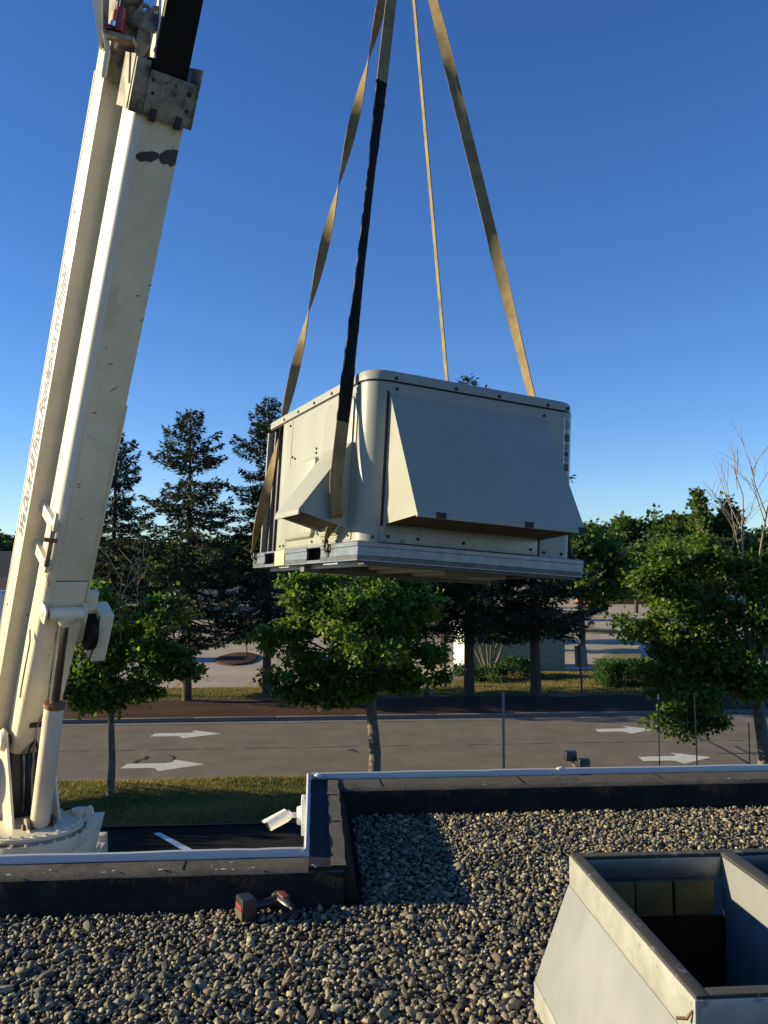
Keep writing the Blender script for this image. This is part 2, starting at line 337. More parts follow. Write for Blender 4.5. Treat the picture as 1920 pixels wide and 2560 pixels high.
# white stall line on the driveway, yellow ones on the lot
st = poly_sheet('stall_line', [gz(384, 2084, GZ), gz(399, 2081, GZ), gz(492, 2130, GZ), gz(470, 2134, GZ)], GZ + 0.005, M['bluepaint'], kind=None)
tag(st, 'white painted stall line on the shaded black driveway', 'line')
for i, (a, b) in enumerate((((610, 1728), (634, 1695)), ((905, 1722), (925, 1690)), ((432, 1728), (450, 1704)))):
    A, B = gz(*a, GZ), gz(*b, GZ)
    o = poly_sheet('stall_line', [(A[0] - .09, A[1]), (A[0] + .09, A[1]), (B[0] + .09, B[1]), (B[0] - .09, B[1])], GZ + 0.005, M['yellow'], kind=None)
    tag(o, ('yellow stall line right beside the pale-barked spruce foot', 'yellow stall line seen under the spreading maple', 'short yellow stall line by the lone spruce trunk')[i], 'line', 'yellow stall lines')
for i, (a, b) in enumerate((((1360, 1670), (1480, 1670)), ((1500, 1527), (1610, 1527)), ((1240, 1673), (1340, 1671)))):
    A, B = gz(*a, GZ), gz(*b, GZ)
    o = poly_sheet('lot_line', [(A[0], A[1] - .25), (B[0], B[1] - .25), (B[0], B[1] + .25), (A[0], A[1] + .25)], GZ + 0.006, M['bluepaint'], kind=None)
    tag(o, ('white line behind the back of the traffic sign', 'white line far down the lot under the drooping tree', 'white line beside the broad dark spruce trunk')[i], 'line', 'white lot lines')
def island(name, cx, cy, rx, ry, m, label, grassy=False):
    n = 20; P = [(cx + rx * math.cos(2 * math.pi * k / n) * random.uniform(.93, 1.05), cy + ry * math.sin(2 * math.pi * k / n), 0) for k in range(n)]
    b = MB(); b.hexa([(p[0], p[1], GZ - .05) for p in P], [(cx + (p[0] - cx) * .93, cy + (p[1] - cy) * .93, GZ + .10) for p in P])
    o = b.build(name, m, bevel=.03, props={'kind': 'structure'})
    return o
island('planting_island', *gz(595, 1648, GZ)[:2], 1.35, 3.6, M['mulch'], '')
island('planting_island', *gz(1478, 1578, GZ)[:2], 2.6, 3.0, M['soil'], '')
island('planting_island', *gz(1625, 1650, GZ)[:2], 3.0, 3.0, M['soil'], '')
island('planting_island', *gz(1245, 1555, GZ)[:2], 3.0, 4.0, M['soil'], '')

# ================================================================== THE BUILDING WE STAND ON
bld = empty('commercial_building', (0, 0, 0), 'low flat-roofed building with stepped black parapet and gravel roof', 'building')
PH = 0.17                                   # parapet height
XA, XB = -0.04, 0.155                       # return wall: outer and inner face
YL0, YL1 = 4.165, 4.325                       # left parapet inner/outer
YF0, YF1 = 5.60, 5.83                       # far parapet inner/outer
b = MB(); b.prism([(-14, -8), (16, -8), (16, YF1 - .02), (XA + .02, YF1 - .02), (XA + .02, YL1 - .02), (-14, YL1 - .02)], lambda x, y: (x, y, GZ), lambda x, y: (x, y, -1.30))
b.build('wall', M['stucco'], bld)
# roof deck with the duct opening left free
CU = dict(x0=0.915, x1=2.20, y0=2.075, y1=3.114, z=0.55)        # curb top rectangle
hx0, hx1, hy0, hy1 = CU['x0'] + .06, CU['x1'] - .06, CU['y0'] + .06, CU['y1'] - .06
b = MB()
for (x0, x1, y0, y1) in ((-14, hx0, -8, 4.2), (hx1, 16, -8, 4.2), (hx0, hx1, -8, hy0), (hx0, hx1, hy1, 4.2), (XA + .05, 16, 4.2, 5.7)):
    b.face([(x0, y0, 0), (x1, y0, 0), (x1, y1, 0), (x0, y1, 0)])
deck = b.build('roof_deck', M['membrane'], bld)
b = MB()     # fascia band between wall and roof
b.prism([(-14, YL1 - .06), (-14, YL1 + .0), (XA - .0, YL1 + .0), (XA, YF1), (16, YF1), (16, YF1 - .06), (XA + .06, YF1 - .06), (XA + .06, YL1 - .06)], lambda x, y: (x, y, -1.302), lambda x, y: (x, y, PH - 0.01))
b.build('fascia', M['siding'], bld)
def wavy(n, a): return [random.uniform(-a, a) for _ in range(n)]
def parapet_x(x0, x1, yi, yo, zb=-0.02):
    n = max(4, int((x1 - x0) / .12)); b = MB(); xs = [x0 + (x1 - x0) * i / n for i in range(n + 1)]
    w = wavy(n + 1, .006); w2 = wavy(n + 1, .004); w3 = wavy(n + 1, .008)
    rings = []
    for x, a, c, e in zip(xs, w, w2, w3):
        rings.append(b.pts([(x, yi - .07 + e, zb), (x, yi - .012 + a, PH - .02), (x, yi + .012 + a, PH + c), (x, yo - .01, PH + .004), (x, yo - .01, zb)]))
    for p, q in zip(rings, rings[1:]):
        for k in range(4): b.bm.faces.new((p[k], p[k + 1], q[k + 1], q[k]))
    b.bm.faces.new(rings[0][::-1]); b.bm.faces.new(rings[-1])
    return b
def two_tone(o, m2, zmin):       # top faces get the cap sheet
    o.data.materials.append(m2)
    for p in o.data.polygons:
        if p.normal.z > 0.6 and p.center.z > zmin: p.material_index = 1
o = parapet_x(-14, XB - .02, YL0, YL1).build('parapet', M['membrane'], bld, smooth=40); two_tone(o, M['cap'], PH - .05)
o = parapet_x(XB - .03, 16, YF0, YF1).build('parapet', M['membrane'], bld, smooth=40); two_tone(o, M['cap'], PH - .05)
b = MB(); n = 16; rings = []
for i in range(n + 1):
    y = YL0 - .005 + (YF1 - .012 - YL0) * i / n; a, c, e = (random.uniform(-.006, .006) for _ in range(3))
    rings.append(b.pts([(XB + .06 + e, y, -.02), (XB + .010 + a, y, PH - .015), (XB - .008 + a, y, PH + .009), (.075 + c * .5, y, PH + .010), (.073 + c * .5, y, PH + .003), (XA + .01, y, PH + .007), (XA + .01, y, -.02)]))
for p, q in zip(rings, rings[1:]):
    for k in range(6): b.bm.faces.new((p[k], p[k + 1], q[k + 1], q[k]))
b.bm.faces.new(rings[0][::-1]); b.bm.faces.new(rings[-1])
o = b.build('parapet', M['membrane'], bld, smooth=40); two_tone(o, M['cap'], PH - .05)
o.data.materials.append(M['edge_shadow'])
for p in o.data.polygons:
    if p.normal.z > .6 and p.center.x < .07: p.material_index = 2  # strip beside the drip edge painted dark as its cast shadow
# granule tabs / laps on the cap sheet
for x in (-3.3, -2.45, -1.5, -.62):
    b = MB(); b.box(x, x + .003, YL0 + .01, YL1 - .03, PH + .003, PH + .0055); b.build('cap_lap', M['membrane'], bld)
for x in (.42, 1.35, 2.3, 3.2):
    b = MB(); b.box(x, x + .003, YF0 + .01, YF1 - .03, PH + .003, PH + .0055); b.build('cap_lap', M['membrane'], bld)
for y in (4.85, 5.40):
    b = MB(); b.box(.08, XB - .01, y, y + .003, PH + .010, PH + .014); b.build('cap_lap', M['membrane'], bld)
# white drip edge: upstand, top lip and outer leg, slightly wavy
def drip(P, inward, name='drip_edge'):
    b = MB(); rings = []
    for i, (x, y) in enumerate(P):
        j = random.uniform(-.0025, .0025); ix, iy = inward
        z = PH
        rings.append(b.pts([(x - ix * .012, y - iy * .012, z - .11), (x - ix * .014, y - iy * .014, z + .038 + j), (x - ix * .004, y - iy * .004, z + .044 + j), (x + ix * .008, y + iy * .008, z + .040 + j), (x + ix * (.014 + j), y + iy * (.014 + j), z - .004)]))
    for p, q in zip(rings, rings[1:]):
        for k in range(4): b.bm.faces.new((p[k], p[k + 1], q[k + 1], q[k]))
        b.bm.faces.new((p[4], p[0], q[0], q[4]))
    b.bm.faces.new(rings[0][::-1]); b.bm.faces.new(rings[-1])
    return b.build(name, M['drip'], bld, smooth=40)
L = lambda a, c, n: [a + (c - a) * i / n for i in range(n + 1)]
drip([(x, YL1) for x in L(-14, -.45, 60)], (0, -1)); drip([(x, YL1 + .0015) for x in L(-.46, XA - .012, 5)], (0, -1))
drip([(XA, y) for y in L(YL1 - .02, 5.42, 12)], (1, 0)); drip([(XA - .0015, y) for y in L(5.40, YF1 + .012, 6)], (1, 0))
drip([(x, YF1) for x in L(XA + .016, 1.66, 16)], (0, -1)); drip([(x, YF1 + .0015) for x in L(1.65, 16, 60)], (0, -1))
# blobs of sealant and flaked paint
def blob(c, r, m, name, parent):
    b = MB(); bmesh.ops.create_icosphere(b.bm, subdivisions=2, radius=1)
    for v in b.bm.verts: v.co = Vector((v.co.x * r[0] * random.uniform(.7, 1.2), v.co.y * r[1] * random.uniform(.7, 1.2), v.co.z * r[2] * random.uniform(.7, 1.2))) + Vector(c)
    return b.build(name, m, parent, smooth=60)
blob((1.66, YF1 - .01, PH + .045), (.028, .016, .012), M['chip'], 'sealant_blob', bld)
blob((.02, YF1 - .03, PH + .03), (.03, .02, .02), M['chip'], 'sealant_blob', bld)
for k in range(46):
    if k % 3: x = random.uniform(-2.2, .05); y = YL0 + random.choice((random.uniform(-.01, .02), random.uniform(.0, .2)))
    else: x = random.uniform(.3, 3.2); y = YF0 + random.choice((.0, .26)) + random.uniform(-.01, .02)
    r = random.uniform(.0015, .0045)
    blob((x, y, PH + .006), (r * random.uniform(1, 4), r, r * .35), M['chip'], 'paint_flake', bld)

# ------------------------------------------------------------------ gravel
def ico(sub):
    bm = bmesh.new(); bmesh.ops.create_icosphere(bm, subdivisions=sub, radius=1); bm.verts.ensure_lookup_table()
    v = np.array([x.co[:] for x in bm.verts]); f = np.array([[q.index for q in x.verts] for x in bm.faces]); bm.free(); return v, f
def stone_variants(sub, n):
    v, f = ico(sub); out = []
    for i in range(n):
        rr = np.random.default_rng(100 + i); w = v.copy()
        for _ in range(9):      # flatten random facets: angular pebbles
            d = rr.normal(size=3); d /= np.linalg.norm(d); lim = rr.uniform(.5, .85)
            k = w @ d; w = w - np.outer(np.clip(k - lim, 0, None), d) * .97
        w *= 1 + .10 * np.sin(v @ rr.normal(size=3) * 3)[:, None]
        out.append(w * np.array([1.12, rr.uniform(.58, .9), rr.uniform(.34, .66)]))
    return out, f
def rotmats(n, rng, tilt=0.55):
    a = rng.uniform(0, 2 * np.pi, n); t = rng.normal(0, tilt, n); p = rng.uniform(0, 2 * np.pi, n)
    Rz = lambda q: np.stack([np.stack([np.cos(q), -np.sin(q), 0 * q], -1), np.stack([np.sin(q), np.cos(q), 0 * q], -1), np.stack([0 * q, 0 * q, 1 + 0 * q], -1)], 1)
    Rx = lambda q: np.stack([np.stack([1 + 0 * q, 0 * q, 0 * q], -1), np.stack([0 * q, np.cos(q), -np.sin(q)], -1), np.stack([0 * q, np.sin(q), np.cos(q)], -1)], 1)
    return Rz(a) @ Rx(t) @ Rz(p)
sp = 0.0228
gx_, gy_ = np.meshgrid(np.arange(-3.4, 4.2, sp), np.arange(2.2, 5.62, sp))
pos = np.stack([gx_.ravel(), gy_.ravel()], 1); pos += RNG.uniform(-.45, .45, pos.shape) * sp
pos2 = pos[RNG.random(len(pos)) < .62] + RNG.uniform(-.5, .5, (1, 2)) * sp
P = np.concatenate([np.c_[pos, np.full(len(pos), .005)], np.c_[pos2, np.full(len(pos2), .015)]])
P[:, 2] += RNG.uniform(-.004, .006, len(P))
x, y = P[:, 0], P[:, 1]
az = x - y * math.tan(YAW)
keep = (np.abs(az) < 0.47 * y + 0.75)
keep &= ~((x < XB + .075) & (y > YL0 - .075)) & (y < YF0 - .07)
keep &= ~((x > CU['x0'] - .13) & (x < CU['x1'] + .13) & (y > CU['y0'] - .13) & (y < CU['y1'] + .02))
P = P[keep]; n = len(P)
SC = np.clip(RNG.lognormal(math.log(.0132), .38, n), .006, .032); SC[RNG.random(n) < .01] *= 1.35
TI = RNG.random(n); RM = rotmats(n, RNG)
dist = np.hypot(P[:, 0] - CAM[0], P[:, 1] - CAM[1])
# the 300 that show largest are stones of their own
inview = (np.abs(P[:, 0] - P[:, 1] * math.tan(YAW)) < .43 * P[:, 1]) & (P[:, 1] > 3.02) & (P[:, 2] > .011)
score = np.where(inview, SC / dist, 0); own = np.argsort(-score)[:300]
var80, f80 = stone_variants(2, 10); var20, f20 = stone_variants(1, 10)
smesh = []
for i in range(10):
    me = fast_mesh('stone', var80[i], f80, 3, M['stone'], smooth=True); smesh.append(me)
for i in own:
    mw = Matrix(RM[i].tolist()).to_4x4(); mw = Matrix.Translation(Vector(P[i])) @ mw @ Matrix.Scale(float(SC[i]), 4)
    link('stone', smesh[i % 10], None, deck, None, mw)
mask = np.ones(n, bool); mask[own] = False
near = dist < 3.75
V, Fc, T, off = [], [], [], 0
for lod, (var, ff) in enumerate(((var80, f80), (var20, f20))):
    for i in range(10):
        idx = np.where(mask & (near if lod == 0 else ~near) & (np.arange(n) % 10 == i))[0]
        if not len(idx): continue
        w = np.einsum('nij,vj->nvi', RM[idx], var[i]) * SC[idx][:, None, None] + P[idx][:, None, :]
        nv = var[i].shape[0]
        Fc.append((ff[None] + (np.arange(len(idx)) * nv)[:, None, None] + off).reshape(-1, 3)); V.append(w.reshape(-1, 3)); T.append(np.repeat(TI[idx], nv)); off += len(idx) * nv
g = link('gravel', fast_mesh('gravel', np.concatenate(V), np.concatenate(Fc), 3, M['stones'], {'tint': np.concatenate(T)}, smooth=True), props={'kind': 'stuff'})
tag(g, 'loose grey and tan river gravel covering the flat roof', 'gravel')
print('stones', n, 'tris', len(np.concatenate(Fc)))

# ================================================================== ROOF CURB (lower right)
cb = empty('roof_curb', (CU['x0'], CU['y0'], 0), 'open flared sheet-metal roof curb with black gasket rim and duct opening', 'roof curb')
CB = lambda b, *a, **k: b.build(*a, **k)
x0, x1, y0, y1, zt = CU['x0'], CU['x1'], CU['y0'], CU['y1'], CU['z']
OC = Vector((x0, y0, 0))
def cbox(nm, m, *a, bevel=0.003, par=None):
    b = MB(); b.box(*a)
    for v in b.bm.verts: v.co -= OC
    return b.build(nm, m, par or cb, bevel=bevel)
T_ = .012
zc, zb, fl = .441, .11, .126
# collar, four strips
cbox('collar', M['galv_dull'], x0, x0 + T_, y0, y1, zc, zt); cbox('collar', M['galv_dull'], x1 - T_, x1, y0, y1, zc, zt)
cbox('collar', M['galv_dull'], x0 + T_, x1 - T_, y0, y0 + T_, zc, zt); cbox('collar', M['galv_dull'], x0 + T_, x1 - T_, y1 - T_, y1, zc, zt)
def slab4(nm, m, quad, nrm, th, par=cb):
    b = MB(); nv = Vector(nrm).normalized() * th
    A = [Vector(q) - OC for q in quad]; b.hexa(A, [a + nv for a in A]); return b.build(nm, m, par, bevel=.002)
nsub = 26
def flared(nm, p, q, P_, Q_):      # dented sheet between an upper edge p-q and a lower edge P-Q
    b = MB(); rows = []
    for j in range(19):
        r = j / 18; row = []
        for i in range(nsub + 1):
            k = i / nsub; a = Vector(p).lerp(Vector(q), k); c = Vector(P_).lerp(Vector(Q_), k); w = a.lerp(c, r)
            d = .0015 * math.sin(i * .9 + j * .7) * math.sin(math.pi * r) * math.sin(math.pi * k)
            dn = .016 * math.exp(-((k - .56) / .03) ** 2 - ((r - .62) / .11) ** 2)
            row.append(w - OC + Vector((d + dn, d + dn * .3, -dn * .5)))
        rows.append(b.pts([r_ + OC for r_ in row]))
    for a, c in zip(rows, rows[1:]):
        for i in range(nsub): b.bm.faces.new((a[i], a[i + 1], c[i + 1], c[i]))
    for v in b.bm.verts: v.co -= OC
    pass
    return b.build(nm, M['curb'], cb, smooth=40)
X0, X1, Y0, Y1 = x0 - fl, x1 + fl, y0 - fl, y1 + .012
flared('flare_panel', (x0 - .002, y1 + .002, zc + .004), (x0 - .002, y0 - .002, zc + .004), (X0, Y1, zb), (X0, Y0, zb))
flared('flare_panel', (x0 - .002, y0 - .002, zc + .004), (x1 + .002, y0 - .002, zc + .004), (X0, Y0, zb), (X1, Y0, zb))
flared('flare_panel', (x1 + .002, y0 - .002, zc + .004), (x1 + .002, y1 + .002, zc + .004), (X1, Y0, zb), (X1, Y1, zb))
flared('flare_panel', (x0 - .002, y1 + .002, zc + .004), (x1 + .002, y1 + .002, zc + .004), (X0, Y1, zb), (X1, Y1, zb))
cbox('base_flange', M['galv_dull'], X0 - .004, X0 + .01, Y0, Y1, 0, zb); cbox('base_flange', M['galv_dull'], X1 - .01, X1 + .004, Y0, Y1, 0, zb)
cbox('base_flange', M['galv_dull'], X0 + .01, X1 - .01, Y0 - .004, Y0 + .01, 0, zb); cbox('base_flange', M['galv_dull'], X0 + .01, X1 - .01, Y1 - .01, Y1 + .004, 0, zb)
# gasket rim
rw = .042
cbox('rim_gasket', M['gasket'], x0 + .004, x0 + rw, y0 + .003, y1 - .003, zt - .004, zt + .009, bevel=.004)
cbox('rim_gasket', M['gasket'], x0 + rw, x1 - rw, y0 + .003, y0 + rw, zt - .004, zt + .010, bevel=.004)
cbox('rim_gasket', M['gasket'], x0 + rw, x1 - rw, y1 - rw, y1 - .003, zt - .004, zt + .008, bevel=.004)
cbox('rim_gasket', M['gasket'], x1 - rw, x1 - .004, y0 + .003, y1 - .003, zt - .004, zt + .009, bevel=.004)
# inner flange and liner
cbox('inner_flange', M['galv'], x0 + rw, x1 - rw, y1 - rw + .001, y1 - rw + .008, zt - .075, zt - .005)
cbox('inner_flange', M['galv'], x0 + rw - .008, x0 + rw - .001, y0 + rw, y1 - rw, zt - .075, zt - .005)
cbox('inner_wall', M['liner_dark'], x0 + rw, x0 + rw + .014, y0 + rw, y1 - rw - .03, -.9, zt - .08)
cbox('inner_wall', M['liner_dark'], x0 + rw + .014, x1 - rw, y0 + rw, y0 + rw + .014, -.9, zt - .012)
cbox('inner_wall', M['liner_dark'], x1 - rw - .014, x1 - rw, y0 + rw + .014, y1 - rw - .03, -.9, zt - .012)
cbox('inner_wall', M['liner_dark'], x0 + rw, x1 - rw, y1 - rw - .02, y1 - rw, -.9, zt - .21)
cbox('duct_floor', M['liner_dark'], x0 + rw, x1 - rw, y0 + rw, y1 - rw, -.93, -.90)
for a, c in ((x0 + rw + .002, x0 + .215), (x0 + .219, x0 + .352), (x0 + .362, x0 + .505)):
    cbox('liner_panel', M['liner'], a, c, y1 - rw - .032, y1 - rw - .004, zt - .195, zt - .078, bevel=.004)
# partition between the two openings
xp = x0 + .55
cbox('partition', M['curb'], xp, xp + .006, y0 + rw, y1 - rw, -.55, zt - .004)
cbox('partition_rim', M['gasket'], xp - .004, xp + .045, y0 + rw, y1 - rw - .001, zt - .003, zt + .012, bevel=.004)
b = MB(); b.tube([(x0 - .035, y0 + .03, zt - .055), (x0 - .012, y0 + .02, zt - .052), (x0 - .002, y0 + .012, zt - .03)], [.004, .005, .003], 6)
for v in b.bm.verts: v.co -= OC
b.build('screw_tab', M['rust'], cb)

# ================================================================== ROOFTOP UNIT
UM = Matrix(((0.934, -0.354, 0.055), (0.351, 0.935, 0.049), (-0.069, -0.026, 0.997)))
e1 = Vector((0.934, 0.351, -0.069)).normalized(); e2 = Vector((-0.354, 0.935, -0.026)); e2 = (e2 - e1 * e2.dot(e1)).normalized(); e3 = e1.cross(e2)
UP0 = Vector((0.238, 5.005, 1.623))
UMW = Matrix(((e1.x, e2.x, e3.x, UP0.x), (e1.y, e2.y, e3.y, UP0.y), (e1.z, e2.z, e3.z, UP0.z), (0, 0, 0, 1)))
hv = empty('rooftop_unit', UP0, 'grey packaged rooftop air-conditioning unit hanging from lifting slings', 'air conditioner', mw=UMW)
U3 = UMW.to_3x3(); UW = lambda x, y, z: UP0 + U3 @ Vector((x, y, z))
def ub(nm, m, *a, bevel=.003, par=None):
    b = MB(); b.box(*a); return b.build(nm, m, par or hv, bevel=bevel)
def rrect(x0, x1, y0, y1, r, n=9):
    P = []
    for cx_, cy_, a0 in ((x0 + r, y0 + r, 180), (x1 - r, y0 + r, 270), (x1 - r, y1 - r, 0), (x0 + r, y1 - r, 90)):
        for k in range(n): a = math.radians(a0 + 90 * k / (n - 1)); P.append((cx_ + r * math.cos(a), cy_ + r * math.sin(a)))
    return P
BX0, BX1, BY0, BY1 = .032, 1.56, .032, 2.05
ZB, ZT = .118, 1.098
# cabinet core: a coil bay is cut out at the far end of the lit side
core = MB()
pr = rrect(BX0, BX1, BY0, BY1, .125)
core.prism([(x, y) for x, y in pr if not (x < .3 and y > 1.6)] + [(.30, 2.05), (.30, 1.64), (BX0, 1.64)], lambda x, y: (x, y, ZB), lambda x, y: (x, y, ZT))
# order the ring properly by angle-free construction
core.bm.free(); core = MB()
ring = [(BX0 + .125 - .125 * math.sin(a), BY0 + .125 - .125 * math.cos(a)) for a in [math.radians(90 - 90 * k / 9) for k in range(10)]]
ring += [(BX1 - .08 + .08 * math.sin(a), BY0 + .08 - .08 * math.cos(a)) for a in [math.radians(90 * k / 5) for k in range(6)]]
ring += [(BX1, BY1), (.20, BY1), (.20, 1.63), (BX0, 1.63)]
core.prism(ring, lambda x, y: (x, y, ZB), lambda x, y: (x, y, ZT))
core.build('cabinet', M['hvac'], hv, smooth=30)
# lid
lid = MB(); lp = rrect(BX0 - .012, BX1 + .012, BY0 - .012, BY1 + .012, .135)
cxm, cym = .8, 1.04
sh = lambda s_: (lambda x, y: (cxm + (x - cxm) * (1 - s_ / .78), cym + (y - cym) * (1 - s_ / 1.02)))
lev = [(0, 1.106), (0, 1.150), (.006, 1.163), (.022, 1.170)]
rings = [lid.pts([(*sh(s_)(x, y), z) for x, y in lp]) for s_, z in lev]
for p, q in zip(rings, rings[1:]):
    for k in range(len(p)): lid.bm.faces.new((p[k], p[(k + 1) % len(p)], q[(k + 1) % len(p)], q[k]))
lid.bm.faces.new(rings[0][::-1]); lid.bm.faces.new(rings[-1]); lid.build('top_cover', M['hvac'], hv, smooth=40)
sg = MB(); sp_ = rrect(BX0 - .003, BX1 + .003, BY0 - .003, BY1 + .003, .128)
sg.prism(sp_, lambda x, y: (x, y, ZT - .002), lambda x, y: (x, y, 1.1055)); sg.build('lid_gasket', M['seam'], hv)
# condenser coil bay
ub('coil', M['coil'], .10, .195, 1.64, 2.035, ZB, ZT - .004)
for k in range(6):
    ub('coil_bar', M['coil_bar'], .055 + (k % 2) * .02, .085 + (k % 2) * .02, 1.665 + k * .062, 1.69 + k * .062, ZB + .004, ZT - .006, bevel=.004)
ub('corner_post', M['hvac'], BX0, .075, 2.025, BY1, ZB, ZT - .003)
ub('corner_post', M['hvac'], BX0 - .002, .06, 1.545, 1.638, ZB, ZT - .003)
# lit side: panels with recessed joints
ub('side_panel', M['hvac'], BX0 - .007, BX0 + .02, .185, 1.535, ZB + .012, ZT - .016, bevel=.003)
ub('panel_joint', M['seam'], BX0 - .0085, BX0 + .01, 1.400, 1.404, ZB + .012, ZT - .016, bevel=0)
def embossed(nm, ya, yb, za, zb_, d, r=.045):
    b = MB(); pp = rrect(ya, yb, za, zb_, r, 6); X = BX0 - .007
    ins = lambda k: [(ya + (yb - ya) / 2 + (p[0] - (ya + yb) / 2) * (1 - k / ((yb - ya) / 2)), (za + zb_) / 2 + (p[1] - (za + zb_) / 2) * (1 - k / ((zb_ - za) / 2))) for p in pp]
    rr = [b.pts([(X, y, z) for y, z in pp]), b.pts([(X - d * .8, y, z) for y, z in ins(.008)]), b.pts([(X - d, y, z) for y, z in ins(.016)])]
    for p, q in zip(rr, rr[1:]):
        for k in range(len(p)): b.bm.faces.new((p[k], q[k], q[(k + 1) % len(p)], p[(k + 1) % len(p)]))
    b.bm.faces.new(rr[-1]); b.bm.faces.new(rr[0][::-1])
    return b.build(nm, M['hvac'], hv, smooth=35)
embossed('access_panel', .80, 1.40, .175, .735, .030)
embossed('access_panel', .20, .70, .165, 1.035, .022)
embossed('access_frame', .185, .715, .150, 1.05, .006)
# relief hood on the lit side
hA, hB = .20, .635
xo, zo = -.305, .285          # outer lip
xi = BX0 - .026
def tri_plate(nm, y, m, par):
    b = MB(); P_ = [(xi, .728), (xo, zo), (xo + .012, zo - .012), (xi, .20)]
    b.prism(P_, lambda x, z: (x, y, z), lambda x, z: (x, y + .006, z)); return b.build(nm, m, par)
rh = MB(); rh.hexa([(xi, hA - .004, .735), (xo - .004, hA - .004, zo + .004), (xo - .004, hB + .01, zo + .004), (xi, hB + .01, .735)], [(xi, hA - .004, .727), (xo + .004, hA - .004, zo - .006), (xo + .004, hB + .01, zo - .006), (xi, hB + .01, .727)])
rho = rh.build('relief_hood', M['hvac'], hv, bevel=.002)
tri_plate('hood_cheek', hA, M['hvac'], rho); tri_plate('hood_cheek', hB, M['hvac'], rho)
b = MB(); b.box(xo - .006, xo + .004, hA - .003, hB + .009, zo - .030, zo + .003); b.build('hood_lip', M['hvac'], rho, bevel=.002)
b = MB(); b.hexa([(xo + .01, hA + .006, zo - .004), (xi, hA + .006, .225), (xi, hB, .225), (xo + .01, hB, zo - .004)], [(xo + .01, hA + .006, zo + .0), (xi, hA + .006, .229), (xi, hB, .229), (xo + .01, hB, zo + .0)]); b.build('hood_screen', M['hoodin'], rho)
ps = [(xi - .02 - (xi - xo) * q, hA + .30 - .14 * math.sin(q * 2.2) , 0) for q in (.40, .48, .56, .64)]
b = MB(); b.tube([(x, y, .735 - (xi - x) / (xi - xo) * (.735 - zo) + .0015) for x, y, _ in ps], .0022, 4); b.build('scratch', M['grime'], rho)
# round hole plug and drain below the panel
b = MB(); b.cyl((BX0 - .002, .735, .215), (BX0 - .014, .735, .215), .028, n=16); b.build('conduit_plug', M['screw'], hv)
# shaded face: post, seam, hood
ub('panel_joint', M['seam'], .150, .166, BY0 - .001, BY0 + .02, ZB, 1.04, bevel=0)
ub('hood_flange', M['hvac'], .168, .186, BY0 - .02, BY0 + .002, ZB + .01, 1.025)
ub('lower_panel', M['galv_dull'], .150, 1.275, BY0 - .010, BY0 + .002, ZB + .002, .215)
ub('panel_joint', M['seam'], 1.276, 1.296, BY0 - .0012, BY0 + .01, ZB, .34, bevel=0)
HX0, HX1, hy, hz = .172, 1.318, -.400, .262
ho = MB(); ho.hexa([(HX0 - .003, BY0, 1.028), (HX1 + .003, BY0, 1.028), (HX1 + .003, hy - .003, hz), (HX0 - .003, hy - .003, hz)], [(HX0 - .003, BY0, 1.018), (HX1 + .003, BY0, 1.018), (HX1 + .003, hy + .006, hz - .002), (HX0 - .003, hy + .006, hz - .002)])
hoo = ho.build('intake_hood', M['hvac'], hv, bevel=.002)
for xx in (HX0, HX1 - .006):
    b = MB(); P_ = [(BY0, 1.018), (hy + .004, hz), (hy + .02, hz - .012), (BY0, .225)]
    b.prism(P_, lambda y, z: (xx, y, z), lambda y, z: (xx + .006, y, z)); b.build('hood_cheek', M['hvac'], hoo)
b = MB(); b.box(HX0 - .003, HX1 + .003, hy - .006, hy + .010, hz - .022, hz + .003); b.build('hood_lip', M['hvac'], hoo, bevel=.002)
b = MB(); b.hexa([(HX0 + .006, hy + .012, hz - .008), (HX1 - .006, hy + .012, hz - .008), (HX1 - .006, BY0 - .012, .228), (HX0 + .006, BY0 - .012, .228)], [(HX0 + .006, hy + .012, hz - .002), (HX1 - .006, hy + .012, hz - .002), (HX1 - .006, BY0 - .012, .234), (HX0 + .006, BY0 - .012, .234)]); b.build('hood_screen', M['hoodin'], hoo)
for xx in (.29, .88, 1.27):
    b = MB(); b.box(xx, xx + .06, hy - .010, hy - .004, hz - .02, hz + .014); b.build('hood_clip', M['grime'], hoo)
# screws
def screw(x, y, z, ax, par=hv, r=.011):
    b = MB(); p = Vector((x, y, z)); a = Vector(ax); b.tube([p, p + a * .006, p + a * .010], [r, r, r * .5], 8); return b.build('screw', M['screw'], par, smooth=30)
for y in (.30, .62, .95, 1.28, 1.60, 1.98): screw(BX0 - .012, y, 1.125, (-1, 0, 0))
for x in (.20, .62, .94, 1.32, 1.48): screw(x, BY0 - .012, 1.122, (0, -1, 0))
for (y, z) in ((1.45, 1.05), (1.30, .78), (1.36, .80), (.86, .76), (.86, .79), (.62, .70), (.70, .76), (1.52, .15), (1.44, .15), (.84, .15), (.22, .16)): screw(BX0 - .007, y, z, (-1, 0, 0), r=.009)
for (x, z) in ((.215, 1.06), (1.30, 1.05), (.10, .145), (1.33, .145), (1.47, .145)): screw(x, BY0, z, (0, -1, 0), r=.010)
for x in (.20, .40, .72, 1.22): screw(x, BY0 - .010, .155, (0, -1, 0), r=.010)
